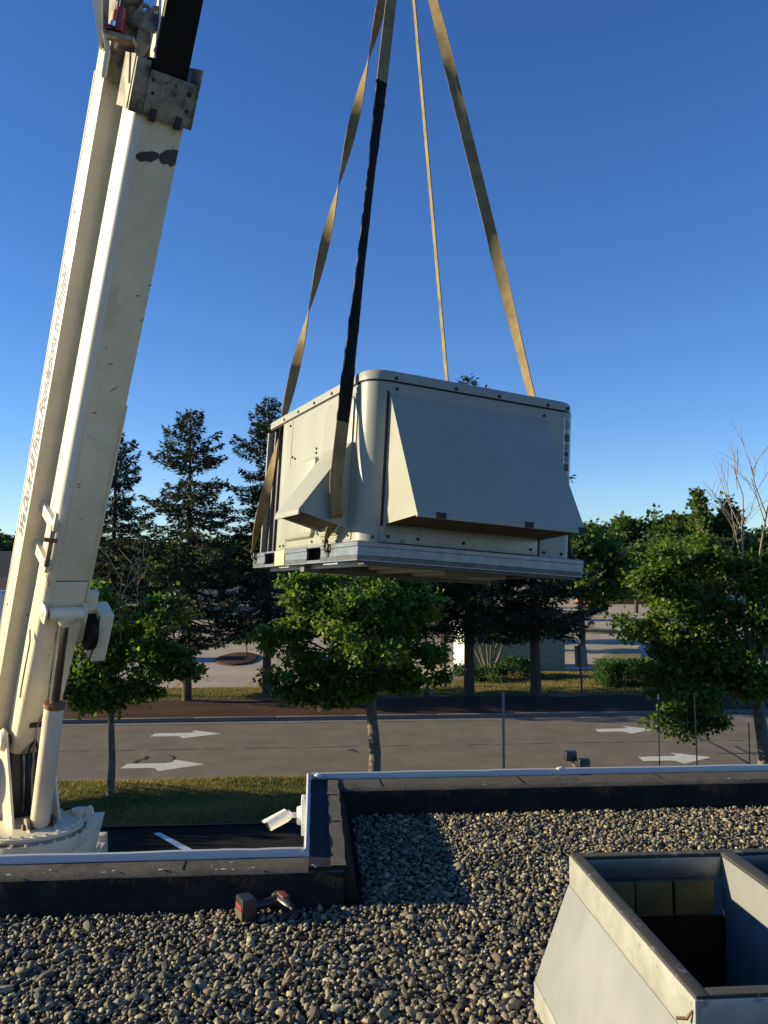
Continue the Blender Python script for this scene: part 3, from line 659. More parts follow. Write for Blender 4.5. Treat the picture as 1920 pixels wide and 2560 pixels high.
# data label wrapped at the far post of the shaded face
b = MB(); b.box(1.462, 1.518, BY0 - .0015 + .012, BY0 + .030, .50, 1.06)
for v in b.bm.verts:
    t = (v.co.x - 1.48) / .08; v.co.y = BY0 + .08 - .08 * math.cos(math.asin(min(1, max(0, t)))) - .002 + (.004 if v.co.y > BY0 + .02 else 0)
lb = b.build('data_label', M['whiteplastic'], hv)
for k, (za, zb_) in enumerate(((.985, 1.045), (.90, .95), (.84, .885), (.80, .83), (.765, .79), (.70, .75), (.64, .67), (.57, .625), (.52, .55))):
    b = MB(); b.box(1.470, 1.510, 0, .002, za, zb_)
    for v in b.bm.verts:
        t = (v.co.x - 1.48) / .08; v.co.y = BY0 + .08 - .08 * math.cos(math.asin(max(0, t))) - .0035 + (.001 if v.co.y > .001 else 0)
    b.build('label_print', M['steel_dark'] if k % 2 else M['pole'], lb)
# base rails
def rail(nm, A, B, prof_=None):        # outer face with two pressed ridges
    A, B = Vector(A), Vector(B); d = (B - A).normalized(); nrm = Vector((-d.y, d.x, 0)) * -1     # outward
    prof = prof_ or [(0, 0), (.0, .006), (.004, .030), (.0, .034), (.0, .082), (.004, .086), (.004, .110), (0, .116), (-.06, .118), (-.06, .110), (-.012, .108), (-.012, .010), (-.05, .008), (-.05, 0)]
    b = MB(); b.prism(prof, lambda o, z: A + nrm * o + Vector((0, 0, z)), lambda o, z: B + nrm * o + Vector((0, 0, z)))
    return b.build(nm, M['galv'], hv)
RX, RY = 1.625, 2.10
rail('base_rail', (0, 0, 0), (RX, 0, 0)); rail('base_rail', (RX, 0.001, 0), (RX, RY, 0)); rail('base_rail', (RX - .001, RY, 0), (0, RY, 0))
lr = rail('base_rail', (-.001, .60, 0), (-.001, .001, 0)); rail('base_rail', (-.001, 1.565, 0), (-.001, .86, 0)); rail('base_rail', (-.001, RY - .001, 0), (-.001, 1.80, 0))
for ya_, yb_ in ((.86, .60), (1.80, 1.565)):
    rail('base_rail_strip', (-.001, ya_, 0), (-.001, yb_, 0), [(0, 0), (0, .020), (-.012, .020), (-.05, .008), (-.05, 0)]); rail('base_rail_strip', (-.001, ya_, 0), (-.001, yb_, 0), [(0, .103), (0, .116), (-.06, .118), (-.06, .110), (-.012, .103)])
b = MB(); b.box(-.0065, -.003, 1.32, 1.53, .004, .112); b.build('rust_stain', mat('tan primer', (0.50, 0.40, 0.22), 0.7), lr)
for (ya, yb) in ((.58, .88), (1.545, 1.82)):
    ub('fork_pocket', M['seam'], .10, .11, ya, yb, .004, .11, bevel=0)
for y in (.47, 2.04):
    b = MB(); b.cyl((-.0065, y, .06), (-.003, y, .06), .028, n=14); b.build('lifting_hole', M['seam'], lr)
ub('bottom_pan', M['under'], .115, RX - .012, .012, RY - .012, .0125, .110, bevel=0)
ub('supply_opening', M['seam'], .90, 1.35, .55, 1.0, .0045, .012, bevel=0); ub('return_opening', M['seam'], .90, 1.35, 1.15, 1.75, .0045, .012, bevel=0)
for (xa, xb, ya, yb) in ((.88, 1.37, .53, .55), (.88, 1.37, 1.0, 1.02), (.88, .90, .55, 1.0), (1.35, 1.37, .55, 1.0), (.10, .14, .10, 1.95), (.60, .64, .10, 1.95), (.30, .34, .1, .5)):
    ub('pan_flange', M['galv_dull'], xa, xb, ya, yb, -.024, .0115, bevel=0)
ub('cross_rail', M['under'], .05, RX - .05, 1.04, 1.12, -.045, .0118, bevel=.003); ub('cross_rail', M['under'], .05, RX - .05, .02, .10, -.02, .0116, bevel=.003)

# ================================================================== HOOK AND SLINGS
HK = Vector(dep(1012, -223, 6.35))
hk = empty('crane_hook', HK, 'steel crane hook block on hoist rope above the slings', 'crane hook')
b = MB(); ring = [HK + Vector((.085 * math.cos(a), 0, .085 * math.sin(a) + .03)) for a in [math.radians(-210 + 300 * k / 16) for k in range(17)]]
b.tube(ring + [HK + Vector((0, 0, .20))], [.012] + [.026] * 15 + [.024, .022], 10)
for v in b.bm.verts: v.co -= HK
b.build('hook', M['steel_dark'], hk, smooth=50)
b = MB(); b.cyl(HK + Vector((0, -.07, .36)), HK + Vector((0, .07, .36)), .19, n=24); b.box(HK.x - .06, HK.x + .06, HK.y - .09, HK.y + .09, HK.z + .16, HK.z + .58)
for v in b.bm.verts: v.co -= HK
b.build('hook_block', M['redplastic'], hk, bevel=.01)

def sling(label, way, width, phi, th=.007, n=90, sleeve=None, lug=None, anchor_r=.02):
    way = [Vector(w) for w in way]; L_ = [0]
    for a, c in zip(way, way[1:]): L_.append(L_[-1] + (c - a).length)
    def at(t):
        s_ = t * L_[-1]
        for i in range(len(way) - 1):
            if s_ <= L_[i + 1] or i == len(way) - 2: return way[i].lerp(way[i + 1], (s_ - L_[i]) / (L_[i + 1] - L_[i]))
    r = empty('lifting_sling', way[-1], label, 'sling', 'webbing slings holding the unit'); O = way[-1]
    def strip(t0, t1, w, thick, nn, nm, m, bag=False):
        b = MB(); rings = []
        for i in range(nn + 1):
            t = t0 + (t1 - t0) * i / nn; p = at(t); tg = (at(min(1, t + .004)) - at(max(0, t - .004))).normalized()
            view = (Vector(CAM) - p).normalized(); side = tg.cross(view).normalized(); nv = side.cross(tg).normalized()
            a = phi(t); wd = side * math.cos(a) + nv * math.sin(a); nn_ = tg.cross(wd).normalized()
            ww = w(t) / 2; tk = thick / 2
            if bag:
                ww *= 1 + random.uniform(-.07, .07); tk *= 1 + random.uniform(-.35, .35); p = p + side * random.uniform(-.002, .002)
                P_ = [p + wd * ww * math.cos(q) + nn_ * tk * math.sin(q) for q in [2 * math.pi * k / 10 for k in range(10)]]
            else:
                P_ = [p - wd * ww - nn_ * tk, p - wd * ww * .86 - nn_ * tk * .7, p + wd * ww * .86 - nn_ * tk * .7, p + wd * ww - nn_ * tk, p + wd * ww + nn_ * tk, p - wd * ww + nn_ * tk]
            rings.append(b.pts(P_))
        for A, B in zip(rings, rings[1:]):
            k_ = len(A)
            for k in range(k_): b.bm.faces.new((A[k], A[(k + 1) % k_], B[(k + 1) % k_], B[k]))
        b.bm.faces.new(rings[0][::-1]); b.bm.faces.new(rings[-1])
        for v in b.bm.verts: v.co -= O
        return b.build(nm, m, r, smooth=50 if bag else 30)
    strip(0, 1, lambda t: width * (1 if t < .97 else max(.35, 1 - (t - .97) * 20)), th, n, 'webbing', M['web'])
    if sleeve: strip(sleeve[0], sleeve[1], lambda t: width * 1.10, .018, 60, 'wear_sleeve', M['sleeve'], True)
    b = MB(); c = way[-1]
    if lug is not None:
        lg = Vector(lug); ringp = [c.lerp(lg, .5) + (e2 * math.cos(a) + e3 * math.sin(a)) * .028 for a in [2 * math.pi * k / 12 for k in range(13)]]
        b.tube(ringp, .008, 6); b.tube([c + e2 * -.035, c + e2 * .035], .010, 6)
        b.tube([c, lg + e1 * .02], .012, 6)
        for v in b.bm.verts: v.co -= O
        b.build('shackle', M['steel_dark'], r, smooth=50)
    return r
top = lambda dx, dy: HK + Vector((dx, dy, -.045))
# vertical pixel row as a function of strap parameter, for the twist
def yrow(way):
    A, B = Vector(way[0]), Vector(way[-1])
    def f(t):
        p = np.array(A.lerp(B, t)) - CAM; return CY - FPX * (p @ UP) / (p @ FW)
    return f
wa = [top(-.02, .02), UW(-.035, 2.045, .125)]; ya = yrow(wa)
sling('twisted tan sling to the coil end of the unit, beside the black-sleeved one', wa, .074, lambda t: math.pi / 2 + math.pi * (ya(t) - 150) / 315, lug=UW(-.01, 2.04, .07))
wb_ = [top(-.03, -.03), UW(-.105, .145, .46), UW(-.075, .165, .27), UW(-.03, .455, .13)]
sling('tan sling in a black wear sleeve, passing in front of the relief hood', wb_, .080, lambda t: float(np.interp(t, [0, .3, .45, .6, .8, .9, 1], [.35, .4, .95, .9, .35, .3, 1.2])), sleeve=(.305, .815), lug=UW(-.01, .47, .06))
wc = [top(.02, .03), UW(RX + .03, 1.62, .125)]
sling('thin edge-on sling going down behind the middle of the unit', wc, .074, lambda t: -1.32 + .10 * t, lug=UW(RX + .01, 1.62, .06))
wd_ = [top(.05, -.02), UW(RX + .012, .135, .135)]
sling('broad wrinkled sling going down behind the data-label end of the unit', wd_, .080, lambda t: float(np.interp(t, [0, .16, .26, .5, .68, .8, 1], [-.55, -.5, .15, .25, -.75, -1.05, -1.1])) + .10 * math.sin(t * 75) * max(0, 1 - t * 2.6), lug=UW(RX + .005, .14, .06))

# ================================================================== CRANE
P1 = Vector((-3.200, 12.341, 1.099)); D_ = Vector((0.262, -0.408, 0.875)).normalized(); S_ = Vector((-0.841, -0.541, 0.0)); S_ = (S_ - D_ * S_.dot(D_)).normalized(); N_ = S_.cross(D_)
T = lambda t, s, u: P1 + D_ * t + S_ * s + N_ * u
HZ = Vector((D_.x, D_.y, 0)).normalized()                      # horizontal boom heading
TB = Vector((-4.08, 13.02, -2.15))                              # turntable centre
cr = empty('crane_truck', (TB.x, TB.y, GZ), 'cream boom crane truck with raised telescopic boom and lettered side beam', 'crane truck')
CO = Vector((TB.x, TB.y, GZ))
def cp(b, nm, m, par=cr, **k):
    for v in b.bm.verts: v.co -= CO
    return b.build(nm, m, par, **k)
def tbox(nm, m, t0, t1, s0, s1, u0, u1, par=cr, **k):
    b = MB(); b.box(t0, t1, s0, s1, u0, u1, T=T); return cp(b, nm, m, par, **k)
def tprism(nm, m, prof, t0, t1, par=cr, **k):
    b = MB(); b.prism(prof, lambda s, u: T(t0, s, u), lambda s, u: T(t1, s, u)); return cp(b, nm, m, par, **k)
# base boom section with a tapering tail
b = MB(); rings = []
for t, ub0, s0, s1 in ((6.42, 0, 0, .58), (1.0, 0, 0, .58), (-.35, 0, 0, .58), (-1.6, .06, .02, .57), (-2.55, .16, .06, .55), (-2.80, .24, .08, .55)):
    rings.append(b.pts([T(t, s0, ub0), T(t, s1 - .09, ub0), T(t, s1 - .03, ub0 + .025), T(t, s1, ub0 + .08), T(t, s1, .42 + max(0, -t - .4) * .06), T(t, s0, .42 + max(0, -t - .4) * .06)]))
for p, q in zip(rings, rings[1:]):
    for k in range(6): b.bm.faces.new((p[k], p[(k + 1) % 6], q[(k + 1) % 6], q[k]))
b.bm.faces.new(rings[0][::-1]); b.bm.faces.new(rings[-1])
boom = cp(b, 'boom_base_section', M['cream'], smooth=60)
tprism('side_plate', M['white_boom'], [(.583, .40), (.583, .075), (.552, .022), (.492, -.004), (.480, -.004), (.480, .01), (.545, .03), (.575, .08), (.575, .40)], .85, 6.28, boom, smooth=50)
tbox('edge_flange', M['cream'], -.1, 2.9, -.012, .010, -.035, .03, boom, bevel=.004)
tbox('lower_plate', M['cream'], -.10, .30, .03, .46, -.022, .002, boom, bevel=.004)
tbox('lower_plate', M['cream'], .315, 2.6, .035, .455, -.008, .002, boom, bevel=.003)
tbox('plate_gap', M['seam'], .300, .315, .03, .46, -.004, .002, boom)
# scuffs and grease marks on the underside
def smear(pts, w, nm='scuff_mark', m=M['grime'], u=-.003):
    v, f = [], []
    for i, (t, s) in enumerate(pts):
        ww = w[i] if hasattr(w, '__len__') else w
        v += [T(t + ww, s, u) - CO, T(t - ww, s, u) - CO]
        if i: f.append((2 * i - 2, 2 * i - 1, 2 * i + 1, 2 * i))
    me = bpy.data.meshes.new(nm); me.from_pydata([x[:] for x in v], [], f); me.materials.append(m); return link(nm, me, None, boom)
smear([(5.86, .475), (5.865, .45), (5.87, .41), (5.885, .36), (5.90, .30), (5.915, .26), (5.93, .22)], [.015, .042, .058, .052, .063, .048, .03], 'grease_smear', mat('worn grease', (0.06, 0.055, 0.055), 0.5, var=.4, scale=9))
smear([(5.93, .215), (5.925, .18), (5.94, .14), (5.955, .10), (5.95, .06), (5.97, .005)], [.02, .062, .085, .078, .10, .08], 'grease_smear', bpy.data.materials['worn grease'])
for (t, s, l, a) in ((4.3, .16, .05, .2), (4.45, .03, .04, .5), (4.0, .05, .05, .8), (3.4, .33, .06, .3), (3.05, .24, .09, 1.4), (2.75, .40, .05, .05), (1.75, .43, .05, .4), (1.7, .42, .04, 1.0), (3.6, .40, .02, .2), (1.25, .30, .02, .1), (.75, .33, .02, .6), (-.9, .38, .04, .3), (-1.35, .30, .03, .9)):
    smear([(t, s), (t + l * math.sin(a) * .5, s - l * .5), (t + l * math.sin(a), s - l)], [.004, .008, .003], u=-.010 if t < 2.6 else -.003)
# collar at the top of the base section
tbox('collar_plate', M['collar'], 6.30, 6.78, -.055, .50, -.05, .0, boom, bevel=.006)
tbox('collar_plate', M['collar'], 6.30, 6.86, .50, .66, -.02, .10, boom, bevel=.006)
tbox('collar_cheek', M['collar'], 6.30, 6.95, -.075, -.055, -.06, .48, boom, bevel=.004)
tbox('collar_cheek', M['collar'], 6.32, 6.88, .66, .672, .02, .38, boom, bevel=.003)
for (t, s, r) in ((6.68, .46, .02), (6.55, .44, .02), (6.66, .03, .03), (6.48, .02, .025), (6.70, .30, .009), (6.69, .31, .009), (6.70, .20, .009), (6.69, .19, .009), (6.62, .30, .008), (6.60, .20, .008)):
    b = MB(); b.cyl(T(t, s, -.054), T(t, s, -.045), r, n=12); cp(b, 'bolt_hole', M['grime'], boom)
for s in (.36, .06): tbox('wear_pad', M['grime'], 6.26, 6.40, s, s + .07, -.075, -.02, boom, bevel=.006)
# telescoped sections
s2 = tbox('boom_second_section', M['grease'], 6.4, 14.5, .05, .45, .03, .36, bevel=.02)
tbox('side_plate', M['white_boom'], 6.9, 14.4, .452, .458, .08, .34, s2)
s3 = tbox('boom_third_section', M['cream'], 14.3, 20.4, .10, .40, .07, .32, bevel=.02)
b = MB(); b.cyl(T(20.5, .12, .20), T(20.5, .38, .20), .26, n=24); cp(b, 'boom_head_sheave', M['steel_dark'], cr)
b = MB(); tip = T(20.5, .25, -.06); b.cyl(tip, HK + Vector((0, 0, .56)), .011, n=6); cp(b, 'hoist_rope', M['steel_dark'], cr)
# lettered side beam (stowed jib)
jib = tbox('side_beam', M['cream'], -3.1, 6.9, .46, .785, .62, .99, bevel=.008)
tbox('edge_flange', M['cream'], -3.0, 6.6, .770, .792, .982, 1.004, jib)
# lettering on the sunlit side
cu = bpy.data.curves.new('lettering', 'FONT'); cu.body = 'We Do It All From Foundations to Finish!'; cu.size = .27; cu.shear = .35; cu.offset = .006; cu.space_character = 1.0; cu.align_x = 'LEFT'
tmp = bpy.data.objects.new('lettering_src', cu); COL.objects.link(tmp); bpy.context.view_layer.update()
me = bpy.data.meshes.new_from_object(tmp.evaluated_get(bpy.context.evaluated_depsgraph_get())); bpy.data.objects.remove(tmp)
xs = [v.co.x for v in me.vertices]; kx = (4.35 - .62) / (max(xs) - min(xs))
for v in me.vertices: v.co = T(.62 + (v.co.x - min(xs)) * kx, .7885, .69 + v.co.y * 1.25) - CO
me.materials.clear(); me.materials.append(M['ink']); link('lettering', me, None, jib)
for t in (-.55, 5.0):
    b = MB(); b.cyl(T(t, .786, .84), T(t, .789, .84), .022, n=10); cp(b, 'drain_hole', M['grime'], jib)
# brackets between beam and boom
for t in (.45, 1.05):
    tbox('stow_bracket', M['cream'], t, t + .16, .575, .64, -.03, .66, jib, bevel=.006)
tbox('stow_latch', M['collar'], .55, 1.15, .60, .66, -.05, .01, jib, bevel=.006)
tbox('stow_latch', M['cream'], 1.1, 1.35, .61, .65, -.09, -.03, jib, bevel=.006)
b = MB(); b.cyl(T(.95, .56, -.06), T(.95, .72, -.02), .03, n=10); cp(b, 'latch_pin', M['rust'], jib)
for k in range(3):
    b = MB(); c = T(.42 - k * .06, .60 - .02 * k, -.05); b.tube([c + D_ * .03 * math.cos(a) + S_ * .014 * math.sin(a) for a in [2 * math.pi * q / 8 for q in range(9)]], .005, 5); cp(b, 'chain_link', M['rust'], jib)
b = MB(); b.tube([T(-.55, .63, .16), T(-.7, .62, .10), T(-1.5, .62, .10), T(-1.68, .60, .14)], .012, 6); cp(b, 'grab_rod', M['collar'], boom)
# hardware around the upper end of the beam
tbox('beam_cap', M['collar'], 6.55, 7.35, .40, .80, .54, .62, jib, bevel=.006)
tbox('beam_cap', M['collar'], 6.9, 7.55, .50, .80, .62, 1.0, jib, bevel=.006)
def pbox(nm, m, pts, depth, th, par):
    b = MB(); A = [Vector(dep(x, y, depth)) for x, y in pts]; nv = Vector(FW) * th
    b.hexa(A, [a + nv for a in A]); return cp(b, nm, m, par, bevel=.004)
pbox('swing_arm', M['cream'], [(247, 118), (266, 70), (252, -60), (224, -60)], 9.75, .10, jib)
pbox('swing_arm', M['collar'], [(258, 85), (300, 60), (280, -60), (256, -60)], 9.70, .05, jib)
pbox('support_leg', M['cream'], [(255, 78), (266, 74), (274, 125), (262, 190), (253, 190), (262, 125)], 9.45, .05, jib)
pbox('support_leg', M['cream'], [(287, 88), (299, 92), (285, 118)], 9.45, .05, jib)
pbox('jack_plate', M['collar'], [(256, 80), (262, 72), (334, 92), (330, 103)], 9.35, .16, jib)
jk = MB(); jk.cyl(dep(297, 82, 9.42), dep(303, 24, 9.42), .062, n=14); jk = cp(jk, 'jack', M['red'], jib, smooth=40)
b = MB(); b.cyl(dep(284, 62, 9.36), dep(290, 26, 9.36), .026, n=10); cp(b, 'jack_pump', mat('orange jack paint', (.35, .09, .03), .35), jk, smooth=40)
b = MB(); b.cyl(dep(281, 66, 9.35), dep(284, 54, 9.35), .032, n=10); cp(b, 'jack_collar', M['chrome'], jk, smooth=40)
b = MB(); b.cyl(dep(303, 30, 9.42), dep(314, -50, 9.42), .032, n=10); cp(b, 'jack_ram', M['steel_dark'], jk, smooth=40)
b = MB(); b.box(-.05, .05, -.03, .05, -.02, .03)
for v in b.bm.verts: v.co = Vector(dep(273, 70, 9.38)) + v.co
cp(b, 'jack_valve', M['red'], jk, bevel=.006)
def eye(px, py, depth, r, ri, par, ang):
    b = MB(); c = Vector(dep(px, py, depth)); n = 20; Rv, Uv, Fv = Vector(RT), Vector(UP), Vector(FW)
    o1, i1, o2, i2 = [], [], [], []
    for k in range(n):
        a = 2 * math.pi * k / n; w = Rv * math.cos(a) + Uv * math.sin(a)
        o1.append(c + w * r); i1.append(c + w * ri); o2.append(c + w * r + Fv * .03); i2.append(c + w * ri + Fv * .03)
    o1, i1, o2, i2 = b.pts(o1), b.pts(i1), b.pts(o2), b.pts(i2)
    for k in range(n):
        j = (k + 1) % n
        b.bm.faces.new((o1[k], o1[j], i1[j], i1[k])); b.bm.faces.new((o2[k], i2[k], i2[j], o2[j])); b.bm.faces.new((o1[k], o2[k], o2[j], o1[j])); b.bm.faces.new((i1[k], i1[j], i2[j], i2[k]))
    w = Rv * math.cos(ang) + Uv * math.sin(ang); q = Vector((-w).to_tuple()); side = Fv.cross(w).normalized()
    A = [c + side * r * .98 - w * ri * 1.05, c + side * r * 1.25 - w * r * 3.2, c - side * r * 1.25 - w * r * 3.2, c - side * r * .98 - w * ri * 1.05]
    b.hexa([a + Fv * .004 for a in A], [a + Fv * .026 for a in A])
    return cp(b, 'lug_eye', M['collar'], par)
eye(361, 21, 9.55, .062, .025, jib, 1.0); eye(389, 29, 9.40, .068, .025, jib, 1.15)
pbox('link_plate', M['collar'], [(296, 40), (340, 25), (385, 40), (382, 110), (350, 150), (334, 145), (345, 70)], 9.58, .06, jib)
# lift cylinder
Ct, Cb = Vector(dep(165, 1535, 11.78)), Vector(dep(99, 2062, 12.28)); Cm = Cb.lerp(Ct, .575)
lc = MB(); lc.tube([Cb, Cb.lerp(Cm, .03), Cm], [.11, .135, .135], 24); lc = cp(lc, 'lift_cylinder', M['cream'], smooth=40)
b = MB(); b.tube([Cm - (Ct - Cb).normalized() * .02, Cm + (Ct - Cb).normalized() * .04], [.148, .148], 24); cp(b, 'gland_ring', M['rust'], lc, bevel=.006)
b = MB(); b.cyl(Cm, Ct, .062, n=20); cp(b, 'rod', M['chrome'], lc, smooth=40)
b = MB(); b.tube([Cm + (Ct - Cb).normalized() * .02 + S_ * .10, Ct + S_ * .10], .012, 6); cp(b, 'grease_line', M['collar'], lc)
b = MB(); b.tube([Ct + S_ * .235, Ct - S_ * .235], .095, 20); cp(b, 'cross_head', M['cream'], lc, bevel=.012)
b = MB(); b.tube([Ct - (Ct - Cb).normalized() * .17, Ct - (Ct - Cb).normalized() * .05], [.075, .13], 20); cp(b, 'rod_clevis', M['cream'], lc, smooth=40)
b = MB(); b.tube([Ct + S_ * .30, Ct + S_ * .24], [.055, .055], 12); cp(b, 'pivot_pin', M['rust'], lc, bevel=.006)
for s in (.27, -.265):
    b = MB(); c = Ct + S_ * s; b.prism([(-.10, -.09), (.10, -.09), (.13, .02), (.10, .22), (-.10, .22), (-.13, .02)], lambda a, u: c + D_ * a + N_ * u, lambda a, u: c + S_ * .03 + D_ * a + N_ * u); cp(b, 'cylinder_lug', M['cream'], boom, bevel=.006)
# hose reel on the far flank
rl = MB(); c = T(-.55, -.16, .05); rl.cyl(c + S_ * -.05, c + S_ * .05, .27, n=24); rl = cp(rl, 'hose_reel', M['grease'], bevel=.01)
tbox('reel_cover', M['cream'], -.98, -.20, -.42, -.21, -.10, .28, rl, bevel=.015); tbox('reel_bracket', M['cream'], -.75, .05, -.21, -.02, .10, .2, rl, bevel=.006)
b = MB(); b.tube([T(-.2, -.19, -.12), T(-.5, -.22, -.13), T(-.95, -.17, -.12)], .012, 6); cp(b, 'reel_hose', M['steel_dark'], rl)
# turret
PV = T(-2.60, .29, .36)
for s in (.33, -.31):
    b = MB(); c = Vector((PV.x, PV.y, 0)) + S_ * s; zt_ = PV.z
    pr_ = [(-.55, TB.z), (.62, TB.z), (.16, zt_ - .02), (.10, zt_ + .12), (-.06, zt_ + .17), (-.2, zt_ + .1), (-.26, zt_ - .05)]
    b.prism(pr_, lambda a, z: c + HZ * a + Vector((0, 0, z)), lambda a, z: c + S_ * .035 + HZ * a + Vector((0, 0, z))); cp(b, 'turret_plate', M['cream'], bevel=.006)
b = MB(); b.tube([PV + S_ * .44, PV - S_ * .40], .07, 16); cp(b, 'pivot_pin', M['steel_dark'], bevel=.008)
b = MB(); b.tube([PV + S_ * .37, PV + S_ * .43], [.17, .13], 20); cp(b, 'pivot_cover', M['cream'], bevel=.01)
b = MB(); c = Vector((PV.x, PV.y, TB.z)) - HZ * .12; b.prism([(-.24, -.27), (.20, -.27), (.20, .27), (-.24, .27)], lambda a, s: c + HZ * a + S_ * s, lambda a, s: c + HZ * a * .5 + S_ * s * .9 + Vector((0, 0, .92))); cp(b, 'hydraulic_manifold', M['steel_dark'], bevel=.02)
for k in range(4):
    b = MB(); c = Vector((PV.x, PV.y, TB.z)) + HZ * .12 + S_ * (.10 - .07 * k); b.tube([c + Vector((0, 0, .1)), c + HZ * .05 + Vector((0, 0, .5)), c + HZ * -.02 + Vector((0, 0, .95)), T(-2.3, .2 + .04 * k, .16)], .018 if k % 2 else .014, 6); cp(b, 'hose', M['steel_dark'] if k % 2 else M['collar'])
b = MB(); b.tube([Vector((PV.x, PV.y, TB.z)) + HZ * .42 + S_ * .05 + Vector((0, 0, .1)), Vector((PV.x, PV.y, TB.z)) + HZ * .34 + S_ * .04 + Vector((0, 0, .7)), T(-2.2, .30, .08), T(-1.95, .26, .06)], .010, 6); cp(b, 'hose', M['collar'])
tbox('tail_slot', M['grime'], -2.22, -2.14, .18, .40, .095, .13, boom)
for s in (.16, -.20):
    b = MB(); b.tube([Cb + S_ * s, Cb + S_ * (s + .04)], .12, 20); cp(b, 'clevis_plate', M['collar'], bevel=.006)
    b = MB(); c = Cb + S_ * (s + .005); b.prism([(-.12, 0), (.12, 0), (.22, TB.z - Cb.z), (-.22, TB.z - Cb.z)], lambda a, z: c + HZ * a + Vector((0, 0, z)), lambda a, z: c + S_ * .03 + HZ * a + Vector((0, 0, z))); cp(b, 'clevis_plate', M['cream'], bevel=.005)
b = MB(); b.tube([Cb + S_ * .24, Cb - S_ * .22], .045, 12); cp(b, 'pivot_pin', M['rust'], bevel=.005)
# turntable
Zv = Vector((0, 0, 1))
b = MB(); b.tube([TB - Zv * .05, TB], .72, 48); tt = cp(b, 'turntable', M['cream'], bevel=.008)
b = MB(); b.tube([TB - Zv * .085, TB - Zv * .05], .75, 48); cp(b, 'gear_ring', M['collar'], tt)
b = MB(); b.tube([TB - Zv * .26, TB - Zv * .085], .79, 48); cp(b, 'bearing_flange', M['cream'], tt, bevel=.008)
for k in range(26):
    a = 2 * math.pi * k / 26; c = TB + Vector((math.cos(a), math.sin(a), 0)) * .66
    b = MB(); b.cyl(c - Zv * .002, c + Zv * .035, .028, n=6); cp(b, 'bolt', M['cream'], tt)
    c = TB + Vector((math.cos(a + .1), math.sin(a + .1), 0)) * .77 - Zv * .087
    b = MB(); b.cyl(c, c + Zv * .03, .024, n=6); cp(b, 'bolt', M['cream'], tt)
b = MB(); b.tube([TB - Zv * .62, TB - Zv * .255], [.72, .70], 40); cp(b, 'pedestal', M['cream'], smooth=40)
b = MB(); c = TB + Vector((.62, .10, 0)); b.hexa([c + Vector(p) for p in ((-.2, -.5, -.62), (.16, -.45, -.62), (.16, .35, -.62), (-.2, .35, -.62))], [c + Vector(p) for p in ((-.2, -.5, -.27), (.06, -.35, -.27), (.30, .40, .02), (.05, .35, .02))]); cp(b, 'pedestal_gusset', M['cream'], bevel=.008)
b = MB(); c = TB + Vector((.55, .52, 0)); b.cyl(c + Vector((0, 0, -.05)), c + Vector((0, 0, .07)), .13, n=20); cp(b, 'swing_gearbox', M['cream'], bevel=.01)
b = MB(); c = TB + Vector((.70, .42, -.02)); b.prism([(-.06, 0), (.06, 0), (.04, .12), (0, .16), (-.04, .12)], lambda a, z: c + Vector((a, 0, z)), lambda a, z: c + Vector((a + .02, .03, z))); cp(b, 'tie_lug', M['cream'], bevel=.005)
for dx in (.0, .30):
    b = MB(); c = TB + Vector((-.12 + dx, -.74, -.33)); b.prism([(-.05, -.25), (.03, -.25), (.08, .0), (.05, .02), (-.03, -.04)], lambda a, z: c + Vector((a, 0, z)), lambda a, z: c + Vector((a, -.04, z))); cp(b, 'step_bracket', M['cream'], bevel=.005)
b = MB(); b.cyl(TB + Vector((-.10, -.78, -.44)), TB + Vector((.16, -.78, -.44)), .06, n=14); cp(b, 'outrigger_valve', M['steel_dark'], bevel=.006)
# winch at the back of the turret
b = MB(); c = PV - HZ * .55 + S_ * .40 - Zv * .45; b.cyl(c, c + S_ * .45, .24, n=24); wq = cp(b, 'winch_drum', M['steel_dark'], bevel=.01)
for s in (-.02, .45):
    b = MB(); b.cyl(c + S_ * s, c + S_ * (s + .025), .33, n=28); cp(b, 'drum_flange', M['pole'], wq, bevel=.004)
b = MB(); b.hexa([c + S_ * q + HZ * a + Vector((0, 0, TB.z - c.z)) for q, a in ((-.05, -.25), (.5, -.25), (.5, .25), (-.05, .25))], [c + S_ * q + HZ * a * .4 + Zv * -.20 for q, a in ((-.05, -.25), (.5, -.25), (.5, .25), (-.05, .25))]); cp(b, 'winch_mount', M['cream'], bevel=.006)
# chassis, deck, wheels and cab (mostly hidden by the parapet and the frame edge)
b = MB(); b.box(-12.8, -3.35, 12.0, 14.1, -2.86, -2.765); cp(b, 'deck', M['cream'], bevel=.01)
b = MB(); b.box(-13.5, -3.3, 12.55, 12.75, -3.35, -2.86); b.box(-13.5, -3.3, 13.35, 13.55, -3.35, -2.86); cp(b, 'chassis', M['steel_dark'], bevel=.01)
for x in (-5.6, -7.0, -12.2):
    for y in (12.2, 13.9):
        b = MB(); b.tube([(x, y - .16, GZ + .52), (x, y - .13, GZ + .52), (x, y + .13, GZ + .52), (x, y + .16, GZ + .52)], [.44, .52, .52, .44], 28); w = cp(b, 'wheel', M['rubber'], smooth=40)
        b = MB(); b.cyl((x, y - .165, GZ + .52), (x, y + .165, GZ + .52), .28, n=20); cp(b, 'rim', M['pole'], w, bevel=.01)
for y in (11.0, 15.0):
    b = MB(); b.box(-3.75, -3.45, min(y, 13), max(y, 13), -3.25, -3.0); b.box(-3.72, -3.48, y - .1, y + .1, GZ + .04, -2.9); b.box(-3.85, -3.35, y - .25, y + .25, GZ + .004, GZ + .05); cp(b, 'outrigger', M['cream'], bevel=.01)
